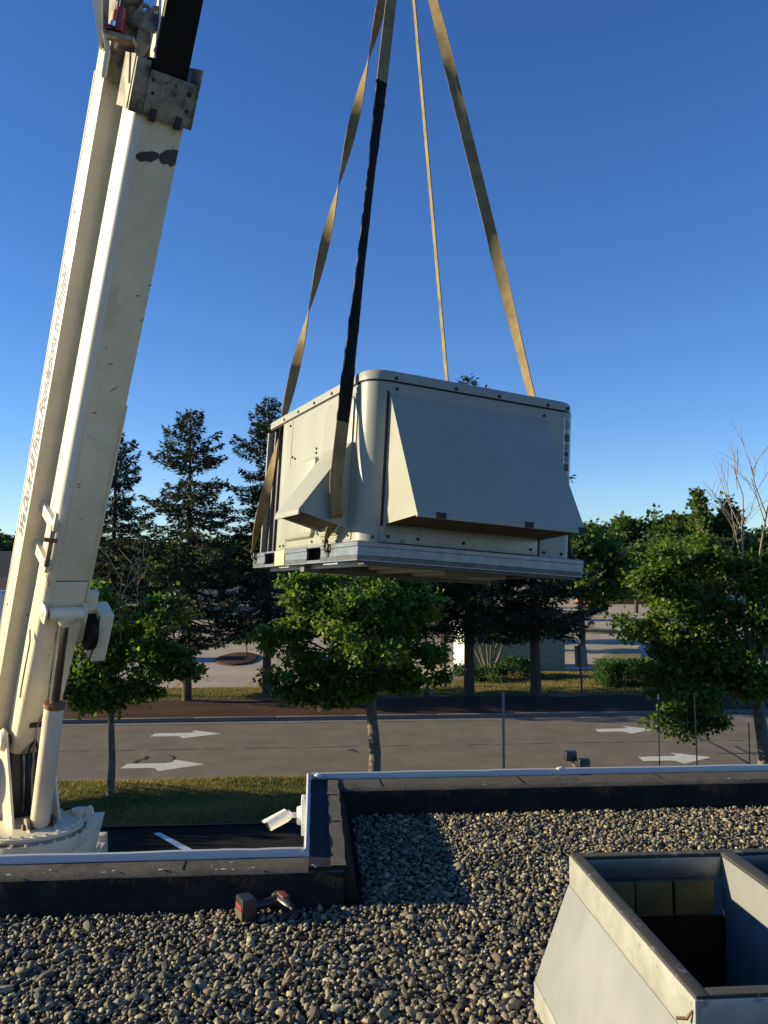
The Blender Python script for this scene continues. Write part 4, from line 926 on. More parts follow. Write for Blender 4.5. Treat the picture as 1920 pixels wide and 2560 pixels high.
b = MB(); b.prism([(-14.9, -3.4), (-12.9, -3.4), (-12.9, -1.4), (-14.2, -1.4), (-14.9, -2.3)], lambda x, z: (x, 11.95, z), lambda x, z: (x, 14.15, z)); cab = cp(b, 'cab', M['cream'], bevel=.04)
b = MB(); b.box(-14.1, -13.2, 11.94, 11.947, -2.3, -1.6); cp(b, 'cab_window', M['glass'], cab)

# ================================================================== SMALL THINGS ON AND BY THE ROOF
# security camera on the outer face of the return wall
c0 = Vector((XA - .014, 5.28, .115))
sc_ = empty('security_camera', c0, 'white bullet security camera on the parapet end wall', 'camera')
def sp3(b, nm, m, par, **k):
    for v in b.bm.verts: v.co -= c0
    return b.build(nm, m, par, **k)
b = MB(); b.box(c0.x - .028, c0.x, c0.y - .075, c0.y + .06, c0.z - .12, c0.z + .09); sp3(b, 'junction_box', M['whiteplastic'], sc_, bevel=.008)
b = MB(); b.tube([(c0.x - .026, c0.y, c0.z - .02), (c0.x - .055, c0.y, c0.z - .02)], [.058, .050], 24); sp3(b, 'mount_base', M['whiteplastic'], sc_, bevel=.006)
A_ = Vector((c0.x - .10, c0.y, c0.z - .012)); ax = Vector((-.86, -.30, -.36)).normalized()
b = MB(); b.tube([(c0.x - .05, c0.y, c0.z - .02), A_], [.016, .015], 12); sp3(b, 'bracket_arm', M['whiteplastic'], sc_, smooth=40)
b = MB(); b.tube([A_ - ax * .012, A_, A_ + ax * .03, A_ + ax * .135, A_ + ax * .14], [.018, .030, .035, .035, .033], 20); hd = sp3(b, 'camera_body', M['whiteplastic'], sc_, smooth=40)
b = MB(); up_ = ax.cross(Vector((0, 1, 0))).normalized(); up_ = up_ if up_.z > 0 else -up_; sd_ = ax.cross(up_)
b.hexa([A_ + ax * t + sd_ * q * .031 + up_ * .030 for t, q in ((.01, -1), (.16, -1), (.16, 1), (.01, 1))], [A_ + ax * t + sd_ * q * .018 + up_ * .040 for t, q in ((.01, -1), (.16, -1), (.16, 1), (.01, 1))]); sp3(b, 'sun_shield', M['whiteplastic'], hd, bevel=.004)
b = MB(); b.cyl(A_ + ax * .138, A_ + ax * .144, .030, n=20); sp3(b, 'lens_window', M['lens'], hd)
# twin floodlight on the far parapet
f0 = Vector((1.80, YF1 + .02, PH - .05))
fl_ = empty('twin_floodlight', f0, 'twin-head dark floodlight fixed outside the far parapet', 'floodlight')
def fp(b, nm, m, par, **k):
    for v in b.bm.verts: v.co -= f0
    return b.build(nm, m, par, **k)
b = MB(); b.box(f0.x - .04, f0.x + .05, f0.y, f0.y + .05, f0.z - .06, f0.z + .06); fp(b, 'junction_box', M['brownpole'], fl_, bevel=.006)
for k, (px, py, yy) in enumerate(((1426, 1889, YF1 + .16), (1459, 1908, YF1 + .06))):
    c = Vector(gy(px, py, yy)); 
    b = MB(); b.hexa([c + Vector(q) for q in ((-.038, -.035, -.032), (.038, -.035, -.032), (.043, .012, -.036), (-.043, .012, -.036))], [c + Vector(q) for q in ((-.036, -.030, .030), (.036, -.030, .030), (.043, .020, .034), (-.043, .020, .034))]); h = fp(b, 'lamp_head', M['blackplastic'], fl_, bevel=.006)
    b = MB(); b.hexa([c + Vector(q) for q in ((-.036, .0125, -.03), (.036, .0125, -.03), (.036, .0205, .028), (-.036, .0205, .028))], [c + Vector(q) for q in ((-.036, .0165, -.03), (.036, .0165, -.03), (.036, .0245, .028), (-.036, .0245, .028))]); fp(b, 'lamp_glass', M['glass'], h)
    b = MB(); b.tube([c + Vector((.01, -.005, -.03)), c + Vector((.02, -.01, -.055)), f0 + Vector((.005, .03, .05))], .011, 8); fp(b, 'swivel_arm', M['brownpole'], fl_, smooth=40)
# cordless impact driver lying in the gravel
d0 = Vector((-.325, 3.985, .028))
dr = empty('cordless_driver', d0, 'red and black cordless impact driver lying on the gravel', 'power tool')
def dp(b, nm, m, par, **k):
    for v in b.bm.verts: v.co = Matrix.Rotation(math.radians(24), 3, 'Z') @ ((v.co - d0) * 1.08)
    return b.build(nm, m, par, **k)
b = MB(); b.box(d0.x - .012, d0.x + .050, d0.y - .045, d0.y + .045, d0.z - .012, d0.z + .078); bt = dp(b, 'battery', M['blackplastic'], dr, bevel=.008)
b = MB(); b.box(d0.x - .0145, d0.x - .011, d0.y - .034, d0.y + .034, d0.z + .030, d0.z + .052); dp(b, 'battery_stripe', M['redplastic'], bt, bevel=.001)
b = MB(); b.box(d0.x - .0145, d0.x - .011, d0.y - .040, d0.y + .040, d0.z - .004, d0.z + .028); dp(b, 'battery_plate', M['brownpole'], bt, bevel=.001)
b = MB(); b.tube([d0 + Vector((.045, 0, .030)), d0 + Vector((.075, .004, .030)), d0 + Vector((.125, .008, .030)), d0 + Vector((.155, .008, .032))], [.030, .021, .020, .026], 12); dp(b, 'grip', M['blackplastic'], dr, smooth=40)
b = MB(); b.tube([d0 + Vector((.175, .055, .034)), d0 + Vector((.175, .045, .034)), d0 + Vector((.177, -.05, .034)), d0 + Vector((.178, -.085, .034)), d0 + Vector((.178, -.10, .034))], [.016, .028, .029, .022, .014], 14); hd2 = dp(b, 'motor_housing', M['blackplastic'], dr, smooth=40)
b = MB(); b.tube([d0 + Vector((.178, -.10, .034)), d0 + Vector((.178, -.125, .034))], [.012, .010], 10); dp(b, 'chuck', M['steel_dark'], hd2, smooth=40)
b = MB(); b.box(d0.x + .160, d0.x + .194, d0.y - .055, d0.y + .02, d0.z + .055, d0.z + .066); dp(b, 'top_cover', mat('dusty red plastic', (0.22, 0.03, 0.02), 0.6, col2=(0.08, 0.04, 0.03), scale=40), hd2, bevel=.006)
b = MB(); b.box(d0.x + .140, d0.x + .150, d0.y - .022, d0.y + .0, d0.z + .024, d0.z + .044); dp(b, 'trigger', M['redplastic'], dr, bevel=.003)

# ================================================================== FOLIAGE
def quads_from(cent, dirs, nrm, length, width, fold):
    """leaf quads: base, left, tip, right"""
    dirs = dirs / np.linalg.norm(dirs, axis=1, keepdims=True)
    side = np.cross(dirs, nrm); side /= np.maximum(1e-6, np.linalg.norm(side, axis=1, keepdims=True)); up = np.cross(side, dirs)
    L_, W_ = length[:, None], width[:, None]
    a = cent; c = cent + dirs * L_; l = cent + dirs * L_ * .45 - side * W_ * .5 - up * W_ * fold; r = cent + dirs * L_ * .45 + side * W_ * .5 - up * W_ * fold
    return np.stack([a, l, c, r], 1).reshape(-1, 3)
def crown_mesh(name, V, tint, m):
    n = len(V) // 4
    return fast_mesh(name, V, np.arange(n * 4).reshape(-1, 4), 4, m, {'tint': np.repeat(tint, 4)})
def leaf_cloud(cents, per, spread, size, rng, droop=.35):
    """cents Nx3 clump centres"""
    N = len(cents); idx = np.repeat(np.arange(N), per)
    off = rng.normal(0, 1, (len(idx), 3)) * np.array([1, 1, .62]) * (spread * rng.uniform(.6, 1.3, N)[idx])[:, None]
    c = cents[idx] + off
    d = off / (np.linalg.norm(off, axis=1, keepdims=True) + 1e-6) + rng.normal(0, .6, off.shape); d[:, 2] -= droop
    nr = rng.normal(0, .55, off.shape); nr[:, 2] += 1
    s = size * rng.uniform(.6, 1.25, len(idx))
    V = quads_from(c, d, nr, s, s * rng.uniform(.75, 1.05, len(idx)), .18)
    t = np.clip(.5 + rng.normal(0, .16, N)[idx] + rng.normal(0, .16, len(idx)), 0, 1)
    return V, t
def lobe_points(lobes, n, rng, shell=.55):
    """clump centres: every lobe is broken up into flattened tiers so that gaps open between them"""
    vol = np.array([l[3] * l[4] * l[5] for l in lobes]) ** .75; cnt = rng.multinomial(n, vol / vol.sum()); out = []
    for l, k in zip(lobes, cnt):
        c, R3 = np.array(l[:3]), np.array(l[3:6]); K = int(rng.integers(6, 10))
        d = rng.normal(0, 1, (K, 3)); d /= np.linalg.norm(d, axis=1, keepdims=True)
        sc = d * (rng.uniform(.35, .82, K) ** .7)[:, None]; sr = rng.uniform(.26, .50, K)
        sub = rng.choice(K, k, p=sr ** 2 / (sr ** 2).sum())
        e = rng.normal(0, 1, (k, 3)); e /= np.linalg.norm(e, axis=1, keepdims=True); e *= (rng.random(k) ** .45)[:, None]
        q = sc[sub] + e * sr[sub][:, None] * np.array([1.15, 1.15, .62])
        out.append(c + q * R3)
    return np.concatenate(out)
def px_lobes(Y, L_, dy=0.8):
    """(px,py,rx,ry[,dY]) ellipses seen in the photograph at distance Y"""
    out = []
    for l in L_:
        yy = Y + (l[4] if len(l) > 4 else 0); c = gy(l[0], l[1], yy); k = yy / FPX
        out.append((c[0], c[1], c[2], l[2] * k, max(l[2], l[3]) * k * dy, l[3] * k))
    return out
def curve(a, b_, sag, n=4):
    a, b_ = Vector(a), Vector(b_); return [a.lerp(b_, i / n) + Vector((0, 0, sag * math.sin(math.pi * i / n))) for i in range(n + 1)]
def broad_tree(name, base, lobes, label, nclump, per, spread, size, r0, m, bark, seed, group=None, fork=.35, bare=None, ntwig=70, cat='tree', lean=.06):
    rng = np.random.default_rng(seed); base = Vector(base)
    o = empty(name, base, label, cat, group)
    lob = np.array([l[:3] for l in lobes]); ctr = lob.mean(0); low = min(l[2] - l[5] for l in lobes)
    fz = base.z + max(.3, (low - base.z)) + fork * (max(lob[:, 2]) - low); top_ = Vector((base.x + (ctr[0] - base.x) * lean, base.y, fz))
    b = MB(base); b.tube([base - Vector((0, 0, .15)), base + Vector((0, 0, .08)), base.lerp(top_, .3) + Vector((r0 * .3, 0, 0)), base.lerp(top_, .65) - Vector((r0 * .3, 0, 0)), top_], [r0 * 1.5, r0 * 1.15, r0, r0 * .85, r0 * .7], 10)
    bb = b.bm; br = []
    for l in lobes:
        s = base.lerp(top_, rng.uniform(.72, 1.0)); e = Vector(l[:3]); P_ = curve(s, e, .12 * (e - s).length, 5); b.tube(P_, [r0 * .34 * (1 - .8 * i / 5) for i in range(6)], 6, False); br.append(P_)
    cl = lobe_points(lobes, nclump, rng)
    pick = rng.choice(len(cl), min(ntwig, len(cl)), replace=False)
    for i in pick:
        c = Vector(cl[i]); P_ = min(br, key=lambda q: (q[3] - c).length); s = P_[rng.integers(2, 6)]
        b.tube(curve(s, c, .06, 3), [r0 * .14, r0 * .1, r0 * .07, r0 * .03], 4, False)
    b.build('trunk', bark, o, smooth=60)
    if bare:
        b = MB(base)
        def rec(p, d, L_, r, k):
            q = p + d * L_; b.tube([p, p.lerp(q, .5) + Vector(rng.normal(0, .03 * L_, 3)), q], [r, r * .8, r * .6], 4, False)
            if k == 0: return
            for _ in range(3 if k > 1 else 2):
                s = p.lerp(q, rng.uniform(.45, 1)); nd = (d + Vector(rng.normal(0, .42, 3))).normalized(); nd.z = abs(nd.z) * .8 + .2; rec(s, nd.normalized(), L_ * rng.uniform(.5, .75), r * .55, k - 1)
        for (p, q, r, k) in bare:
            p, q = Vector(p), Vector(q); rec(p, (q - p).normalized(), (q - p).length * .8, r, k)
        b.build('bare_branches', M['twig'], o)
    V, t = leaf_cloud(cl, per, spread, size, rng)
    V -= np.array(base)
    link('crown', crown_mesh('crown', V, t, m), None, o)
    return o
YM = 22.0
def gp(px, Y): p = gy(px, 1500, Y); return (p[0], Y, GZ + .06)
broad_tree('maple_tree', gp(285, YM), px_lobes(YM, [(300, 1690, 130, 75), (400, 1560, 66, 100), (235, 1520, 60, 80), (420, 1670, 80, 60), (230, 1640, 70, 70), (330, 1600, 60, 60, .5), (250, 1740, 70, 50)]),
    'small maple with pale bare leader between crane and road', 330, 64, .13, .115, .085, M['maple'], M['bark_pale'], 1, 'maples along the verge',
    bare=[(gy(302, 1600, YM), gy(310, 1360, YM), .02, 2), (gy(330, 1560, YM), gy(350, 1420, YM), .012, 2)])
broad_tree('maple_tree', gp(935, YM), px_lobes(YM, [(900, 1540, 170, 100), (740, 1520, 80, 90), (720, 1650, 85, 80), (1050, 1560, 90, 100), (860, 1690, 110, 65), (1070, 1650, 70, 55), (980, 1470, 130, 50), (800, 1450, 80, 40), (690, 1590, 50, 40), (900, 1600, 130, 80, -1), (930, 1715, 75, 42, -.6), (835, 1725, 90, 42), (1010, 1690, 80, 45, .4), (760, 1710, 80, 45)]),
    'spreading maple right below the hanging unit', 560, 64, .13, .12, .15, M['maple'], M['bark_pale'], 2, 'maples along the verge',
    bare=[(gy(960, 1540, YM), gy(975, 1420, YM), .02, 2), (gy(1000, 1530, YM), gy(1040, 1430, YM), .016, 2)])
broad_tree('maple_tree', gp(1900, YM), px_lobes(YM, [(1720, 1740, 110, 105), (1800, 1560, 150, 130), (1620, 1570, 75, 60), (1700, 1480, 100, 90), (1860, 1440, 90, 80), (1930, 1600, 90, 120), (1650, 1660, 60, 50), (1760, 1640, 120, 80), (1940, 1480, 70, 80), (1740, 1400, 80, 60), (1680, 1410, 80, 60), (1590, 1560, 60, 50), (1640, 1480, 70, 60), (1800, 1400, 80, 60), (1850, 1520, 90, 80), (1700, 1580, 90, 70), (1830, 1690, 90, 70), (1900, 1690, 70, 60, -.6), (1770, 1760, 80, 70), (1700, 1680, 80, 60)]),
    'tall maple with bare upper branches, its crown hanging over two arrows', 640, 60, .13, .12, .17, M['maple'], M['bark_pale'], 3, 'maples along the verge',
    bare=[(gy(1880, 1500, YM), gy(1850, 1230, YM), .035, 3), (gy(1900, 1480, YM), gy(1925, 1210, YM), .035, 3), (gy(1870, 1440, YM), gy(1820, 1250, YM), .02, 3), (gy(1840, 1480, YM), gy(1800, 1300, YM), .018, 3)])
broad_tree('maple_tree', (-12.3, YM + .1, GZ + .06), [(-12.3, 22.1, -.6, 2.0, 1.9, 1.6), (-11.2, 22.3, -1.4, 1.3, 1.3, 1.0), (-13.4, 21.8, -1.2, 1.4, 1.3, 1.1)],
    'maple on the verge behind the crane cab', 240, 40, .22, .17, .13, M['maple'], M['bark_pale'], 4, 'maples along the verge')
broad_tree('maple_tree', (-20.0, YM - .6, GZ + .06), [(-20, 21.4, -.6, 2.2, 2.0, 1.8), (-19, 21.3, -1.6, 1.4, 1.3, 1.0)],
    'maple on the verge well beyond the crane cab', 200, 40, .24, .18, .13, M['maple'], M['bark_pale'], 5, 'maples along the verge')
# pointed young trees behind the big maple
YP = 30.0
for k, (L_, sd, lab) in enumerate((([(1744, 1232, 8, 10), (1745, 1250, 13, 12), (1746, 1270, 20, 14), (1752, 1292, 30, 16), (1748, 1316, 42, 20), (1778, 1310, 22, 18), (1740, 1345, 56, 26), (1765, 1375, 64, 34)], 11, 'slender pointed leafy tree rising behind the tall maple'), ([(1818, 1248, 7, 9), (1819, 1265, 14, 12), (1821, 1285, 24, 14), (1822, 1308, 34, 18), (1818, 1335, 44, 22), (1815, 1362, 52, 28)], 12, 'shorter pointed leafy tree among the bare maple branches'))):
    broad_tree('leafy_tree', (gy(L_[1][0], 1500, 38.5)[0], 38.5, GZ + .1), px_lobes(38.5, L_), lab, 210 if k == 0 else 150, 30, .12, .21, .09, M['broad'], M['bark'], sd, 'pointed trees beyond the road', ntwig=20)

def conifer(name, base, H, R, z0, label, seed, dens=1.0, group='spruces across the road', r0=.2, power=.85, ragged=.25):
    rng = np.random.default_rng(seed); base = Vector(base); o = empty(name, base, label, 'conifer', group)
    b = MB(base); b.tube([base - Vector((0, 0, .2)), base + Vector((0, 0, .15)), base + Vector((rng.normal(0, .05), 0, H * .5)), base + Vector((0, 0, H))], [r0 * 1.3, r0, r0 * .6, .015], 9)
    Vs, Ts = [], []; z = z0
    while z < H - .1:
        rel = (z - z0) / (H - z0); rr = R * (1 - rel) ** power * (1 if rel > .06 else .8)
        nb = int(rng.integers(5, 8)) if rel < .85 else 4
        a0 = rng.uniform(0, 6.28)
        for k in range(nb):
            a = a0 + 6.283 * k / nb + rng.normal(0, .25); L_ = rr * rng.uniform(1 - 2 * ragged, 1 + ragged * .6)
            if L_ < .12: L_ = .12
            d = np.array([math.cos(a), math.sin(a), 0]); rise = (.35 if rel > .7 else .02) * L_; dr_ = .16 * L_ if rel < .7 else 0
            s = np.array([0, 0, z + rng.uniform(-.1, .1)])
            f = lambda u: s + d[None] * (L_ * u)[:, None] + np.stack([0 * u, 0 * u, rise * u - dr_ * np.sin(u * 2.4) + .10 * L_ * u ** 3], 1)
            u5 = np.linspace(0, 1, 4); pp = f(u5); b.tube([base + Vector(q) for q in pp], [max(.008, .018 * L_), .012 * L_, .008 * L_, .004], 4, False)
            n = max(8, int(L_ * 62 * dens)); u = rng.beta(1.9, 1.15, n); c = f(u); sd = np.array([-d[1], d[0], 0])
            w = .30 * L_ * (1 - u) * u * 2.6 + .05; q = rng.uniform(-1, 1, n)
            c = c + sd[None] * (q * w)[:, None]; c[:, 2] += rng.normal(-.03, .05, n) - np.abs(q) * .05
            dd = d[None] * rng.uniform(.3, 1, n)[:, None] + sd[None] * (np.sign(q) * rng.uniform(.1, 1.0, n))[:, None]; dd[:, 2] += rng.normal(-.12, .4, n)
            nr = rng.normal(0, .5, (n, 3)); nr[:, 2] += 1
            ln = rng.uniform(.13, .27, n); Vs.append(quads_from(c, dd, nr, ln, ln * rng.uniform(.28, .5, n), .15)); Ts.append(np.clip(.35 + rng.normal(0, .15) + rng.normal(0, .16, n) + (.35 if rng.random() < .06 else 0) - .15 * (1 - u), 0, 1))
        z += rng.uniform(.20, .38) * (1 if rel < .8 else .7)
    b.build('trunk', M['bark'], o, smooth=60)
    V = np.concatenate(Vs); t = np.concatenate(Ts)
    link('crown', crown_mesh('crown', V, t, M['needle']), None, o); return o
def hgt(px, py, Y): return gy(px, py, Y)[2] - GZ
conifer('spruce_tree', (gy(470, 1500, 36.2)[0], 36.2, GZ + .15), hgt(487, 1028, 36.2), 3.2, 2.5, 'lone spiry spruce with open sky on both sides', 21, power=.62, dens=1.3, ragged=.32)
conifer('spruce_tree', (gy(285, 1500, 38.0)[0], 38.0, GZ + .15), hgt(305, 1085, 38), 3.1, 2.4, 'spruce half hidden behind the crane boom', 22, power=.62, dens=1.3, ragged=.32)
conifer('spruce_tree', (gy(668, 1500, 37.6)[0], 37.6, GZ + .15), hgt(700, 1000, 37.6), 3.2, 2.7, 'spruce standing behind the coil end of the hanging unit', 23, power=.62, dens=1.3, ragged=.32)
conifer('spruce_tree', (gy(1012, 1500, 37.4)[0], 37.4, GZ + .15), hgt(1100, 985, 37.4), 3.4, 2.9, 'thick-trunked spruce in the mulch bed, left of the lamp post', 24, dens=1.25, power=.6, r0=.34)
conifer('spruce_tree', (gy(1172, 1500, 36.8)[0], 36.8, GZ + .15), hgt(1182, 948, 36.8), 3.5, 2.9, 'tallest spruce, its tip showing above the hanging unit', 25, dens=1.25, power=.6, r0=.24)
conifer('spruce_tree', (gy(1338, 1500, 36.6)[0], 36.6, GZ + .15), hgt(1330, 1130, 36.6), 3.1, 2.8, 'broad dark spruce beside the back of the traffic sign', 26, dens=1.2, r0=.25, power=.5)

# background broadleaf trees
def bgtree(px, Y, L_, label, seed, n=170, size=.42, grp='background trees beyond the lot', r=.22, per=34):
    lob = px_lobes(Y, L_, .9); sp_ = .30 * Y / 60
    return broad_tree('broadleaf_tree', (gy(px, 1500, Y)[0], Y, GZ), lob, label, n, per, sp_, size * Y / 75, r, M['broad'], M['bark'], seed, grp, ntwig=16)
bgtree(1642, 60, [(1620, 1440, 80, 70), (1560, 1470, 60, 50), (1690, 1420, 80, 70), (1640, 1370, 70, 50)], 'broad tree with visible trunk in the middle of the lot', 31, 300)
bgtree(1452, 57, [(1480, 1400, 60, 80), (1510, 1480, 60, 50), (1430, 1450, 60, 70), (1540, 1420, 40, 50), (1470, 1340, 40, 40)], 'drooping tree beside the unit over the sunny lot', 32, 300)
for k, (px, Y, L_, lab) in enumerate(((1480, 96, [(1480, 1360, 60, 50), (1450, 1400, 60, 50)], 'round-topped tree in the distant row, behind the drooping tree'),
    (1590, 100, [(1580, 1350, 60, 55), (1540, 1370, 50, 40), (1610, 1400, 60, 50)], 'wide tree in the distant row, next to the round-topped one'),
    (1690, 98, [(1680, 1330, 60, 55), (1650, 1320, 36, 40), (1700, 1380, 60, 60)], 'knobbly-topped tree in the distant row, by the pointed tree'),
    (1800, 104, [(1790, 1360, 70, 50), (1740, 1340, 60, 50), (1800, 1420, 80, 60)], 'tree in the distant row, between the pointed trees'),
    (1900, 101, [(1890, 1350, 60, 45), (1940, 1360, 60, 60), (1880, 1420, 80, 60)], 'tree in the distant row, behind the bare branches'),
    (2010, 99, [(2000, 1350, 70, 60), (1990, 1420, 80, 60)], 'tree in the distant row past the bare branches'),
    (30, 112, [(20, 1370, 60, 45), (60, 1390, 50, 50), (-40, 1370, 50, 50)], 'bushy tree behind the dark roofs, under the power lines'),
    (180, 118, [(190, 1370, 60, 45), (140, 1390, 50, 50), (240, 1390, 60, 60)], 'distant tree behind the crane boom'),
    (400, 122, [(380, 1385, 70, 40), (320, 1400, 60, 45), (440, 1400, 60, 45)], 'distant tree by the utility pole'),
    (560, 120, [(540, 1385, 70, 45), (600, 1395, 60, 45), (490, 1405, 50, 40)], 'distant tree between the two spruces'),
    (720, 117, [(720, 1380, 80, 55), (660, 1395, 50, 45)], 'distant tree behind the coil end'))):
    bgtree(px, Y, L_, lab, 40 + k, 180)
# lot trees whose long shadows cross the asphalt
for k, (x, y, h, lab) in enumerate(((8.5, 58, 7.5, 'lot tree behind the pale shed'), (1.0, 66, 8.5, 'lot tree behind the thick spruce trunk'), (12.0, 74, 8.0, 'lot tree deep behind the broad dark spruce'), (-4.3, 54.6, 2.3, 'yellowish shrub on the mulch island'), (14, 90, 9, 'lot tree in front of the distant row'), (-14.0, 84, 8, 'lot tree behind the lone spruce'))):
    lob = [(x, y, GZ + h * .66, h * .30, h * .30, h * .30), (x + h * .16, y, GZ + h * .55, h * .22, h * .24, h * .2), (x - h * .15, y, GZ + h * .52, h * .22, h * .24, h * .2)]
    broad_tree('broadleaf_tree' if h > 3 else 'shrub', (x, y, GZ), lob, lab, 170 if h > 3 else 90, 34, .28 if h > 3 else .12, .32 if h > 3 else .10, .18 if h > 3 else .04, M['broad'] if h > 3 else M['shrub'], M['bark'], 60 + k, 'trees standing in the lot', ntwig=14, cat='tree' if h > 3 else 'shrub')
# hedge, bushes, vase-shaped shrub
def bush(name, lobes, label, seed, n, per, spread, size, box=None):
    rng = np.random.default_rng(seed); c = np.array(lobes[0][:3]); base = Vector((c[0], c[1], GZ + .12)); o = empty(name, base, label, 'shrub')
    if box:
        x0_, x1_, y0_, y1_, z0_, z1_ = box; P_ = rng.random((n, 3)) * [x1_ - x0_, y1_ - y0_, z1_ - z0_] + [x0_, y0_, z0_]
        ax_ = rng.integers(0, 5, n); P_[ax_ == 0, 2] = z1_; P_[ax_ == 1, 1] = y0_; P_[ax_ == 2, 0] = x0_; P_[ax_ == 3, 0] = x1_; P_ += rng.normal(0, .05, P_.shape)
    else: P_ = lobe_points(lobes, n, rng)
    P_ = P_[P_[:, 2] > GZ + .15]
    V, t = leaf_cloud(P_, per, spread, size, rng, .1); link('foliage', crown_mesh('foliage', V - np.array(base), t, M['shrub']), None, o)
    b = MB(base)
    for k in range(7):
        q = Vector(P_[rng.integers(0, len(P_))]); b.tube(curve(base + Vector((rng.normal(0, .15), rng.normal(0, .1), -.1)), q, .05, 3), [.03, .022, .015, .006], 5, False)
    b.build('stems', M['bark'], o)
    return o
bush('clipped_hedge', [(14.2, 39.3, -3.6)], 'clipped boxy hedge beside the lot, right of the sign', 71, 620, 30, .07, .075, box=(13.25, 15.6, 38.7, 40.2, GZ + .2, -2.95))
bush('low_shrub', [(16.4, 39.3, -3.75, .9, .8, .55), (17.6, 39.0, -3.8, .9, .7, .5)], 'low shrub at the end of the clipped hedge', 72, 110, 30, .10, .09)
bush('low_shrub', [(7.6, 41.6, -3.65, 1.0, .8, .65), (8.7, 41.3, -3.7, 1.0, .8, .6)], 'low spreading shrub under the vase-shaped shrub', 73, 170, 30, .10, .09)
bush('low_shrub', [(9.8, 42.6, -3.6, 1.1, .9, .75), (10.7, 42.2, -3.75, .8, .7, .55)], 'dark low shrub behind the broad spruce trunk', 74, 150, 30, .10, .09)
vb = (gy(1222, 1500, 43)[0], 43.0, GZ + .15)
rng_ = np.random.default_rng(80); vo = empty('vase_shrub', vb, 'vase-shaped shrub with several pale stems by the shed', 'shrub')
b = MB(vb); cl = []
for k in range(8):
    a = 2 * math.pi * k / 8; e = Vector((vb[0] + 1.15 * math.cos(a), vb[1] + .8 * math.sin(a), GZ + 2.9 + rng_.uniform(-.4, .5))); P_ = curve(vb, e, -.25, 5); b.tube(P_, [.06, .055, .045, .035, .02, .01], 6, False); cl += [np.array(e) + rng_.normal(0, .3, 3) for _ in range(9)] + [np.array(P_[4]) + rng_.normal(0, .22, 3) for _ in range(4)]
b.build('stems', M['bark_pale'], vo, smooth=60)
V, t = leaf_cloud(np.array(cl), 26, .14, .11, rng_); link('foliage', crown_mesh('foliage', V - np.array(vb), t, M['shrub']), None, vo)

# grass blades
def grass(name, label, n, xr, yr, z, hgt_, seed, ok=None):
    rng = np.random.default_rng(seed); x = rng.uniform(*xr, n); y = rng.uniform(*yr, n)
    if ok is not None: k = ok(x, y); x, y = x[k], y[k]; n = len(x)
    zz = z(x, y) if callable(z) else np.full(n, z); h = hgt_ * rng.uniform(.5, 1.3, n); a = rng.uniform(0, 6.28, n); w = .012 + .006 * rng.random(n)
    p = np.stack([x, y, zz - .01], 1); s = np.stack([np.cos(a), np.sin(a), 0 * a], 1) * w[:, None]; tip = p + np.stack([rng.normal(0, .45, n) * h, rng.normal(0, .45, n) * h, h], 1)
    V = np.stack([p - s, p + s, tip], 1).reshape(-1, 3); patch = .5 + .25 * np.sin(x * 1.3 + 2 * np.sin(y * 1.1)) + .2 * np.sin(x * .5 - y * 2)
    t = np.clip(patch * .7 + rng.normal(.2, .2, n), 0, 1)
    o = link(name, fast_mesh(name, V, np.arange(3 * n).reshape(-1, 3), 3, M['grass'], {'tint': np.repeat(t, 3)}), props={'kind': 'stuff'}); return tag(o, label, 'grass')
vz = lambda z0, amp, y0, y1: (lambda X, Y: z0 + amp * (0.5 + 0.25 * np.sin(X * 1.7 + Y) + 0.25 * np.sin(X * .6 - Y * 2.3)) * np.clip(np.minimum(Y - y0, y1 - Y) / 0.5, 0, 1))
grass('verge_grass', 'dry mown grass on the verge between driveway and road', 90000, (-8.5, 13), (19.75, 23.8), vz(GZ + .03, .12, 19.7, 23.86), .075, 91)
grass('bank_grass', 'thin grass strip behind the mulch bed under the spruces', 26000, (-13, 4.6), (36.9, 40.2), vz(GZ + .14, .06, 36.6, 40.25), .085, 92)
grass('island_grass', 'sunny lawn around the shed and sign across the road', 40000, (5.2, 22), (36.9, 44.5), vz(GZ + .14, .08, 36.5, 45.5), .085, 93, lambda x, y: (y < 41) | (x > 7.4))

# ================================================================== STREET FURNITURE AND FAR THINGS
def pole(name, x, y, h, r, m, label, cat, z=GZ, taper=.8, tip=None, lean=0):
    o = empty(name, (x, y, z), label, cat); b = MB((x, y, z)); b.tube([(x, y, z - .1), (x + lean * .5, y, z + h * .5), (x + lean, y, z + h)], [r, r * (1 + taper) / 2, r * taper], 10); b.build('shaft', m, o, smooth=50)
    b = MB((x, y, z)); b.cyl((x, y, z - .03), (x, y, z + .05), r * 1.6, n=10); b.build('foot', M['concrete'] if r > .03 else m, o)
    if tip: b = MB((x, y, z)); b.cyl((x + lean, y, z + h - .1), (x + lean, y, z + h + .02), r * 1.15, n=8); b.build('tip', tip, o)
    return o
pole('grey_post', *gp(1256, 21.0)[:2], gy(1256, 1730, 21)[2] - GZ, .033, M['pole'], 'plain grey metal post in front of the mulch bed', 'post', taper=1.0)
pole('thin_rod', *gp(1641, 21.0)[:2], gy(1641, 1738, 21)[2] - GZ, .012, M['brownpole'], 'thin dark rod with a white tip beside the floodlight', 'rod', tip=M['whiteplastic'], taper=1.0)
pole('wooden_stake', *gp(1736, 21.0)[:2], gy(1736, 1735, 21)[2] - GZ, .020, mat('stake wood', (.22, .18, .12), .9), 'pale wooden stake propping up the tall maple', 'stake', taper=.9, lean=-.06)
pole('thin_rod', *gp(1864, 21.0)[:2], gy(1864, 1808, 21)[2] - GZ, .014, M['brownpole'], 'plain dark rod next to the tall maple trunk', 'rod', taper=1.0)
lp_ = pole('lamp_post', gy(1111, 1500, 39.4)[0], 39.4, 7.0, .10, M['brownpole'], 'brown lamp post on the lawn by the shed', 'lamp post', taper=.7)
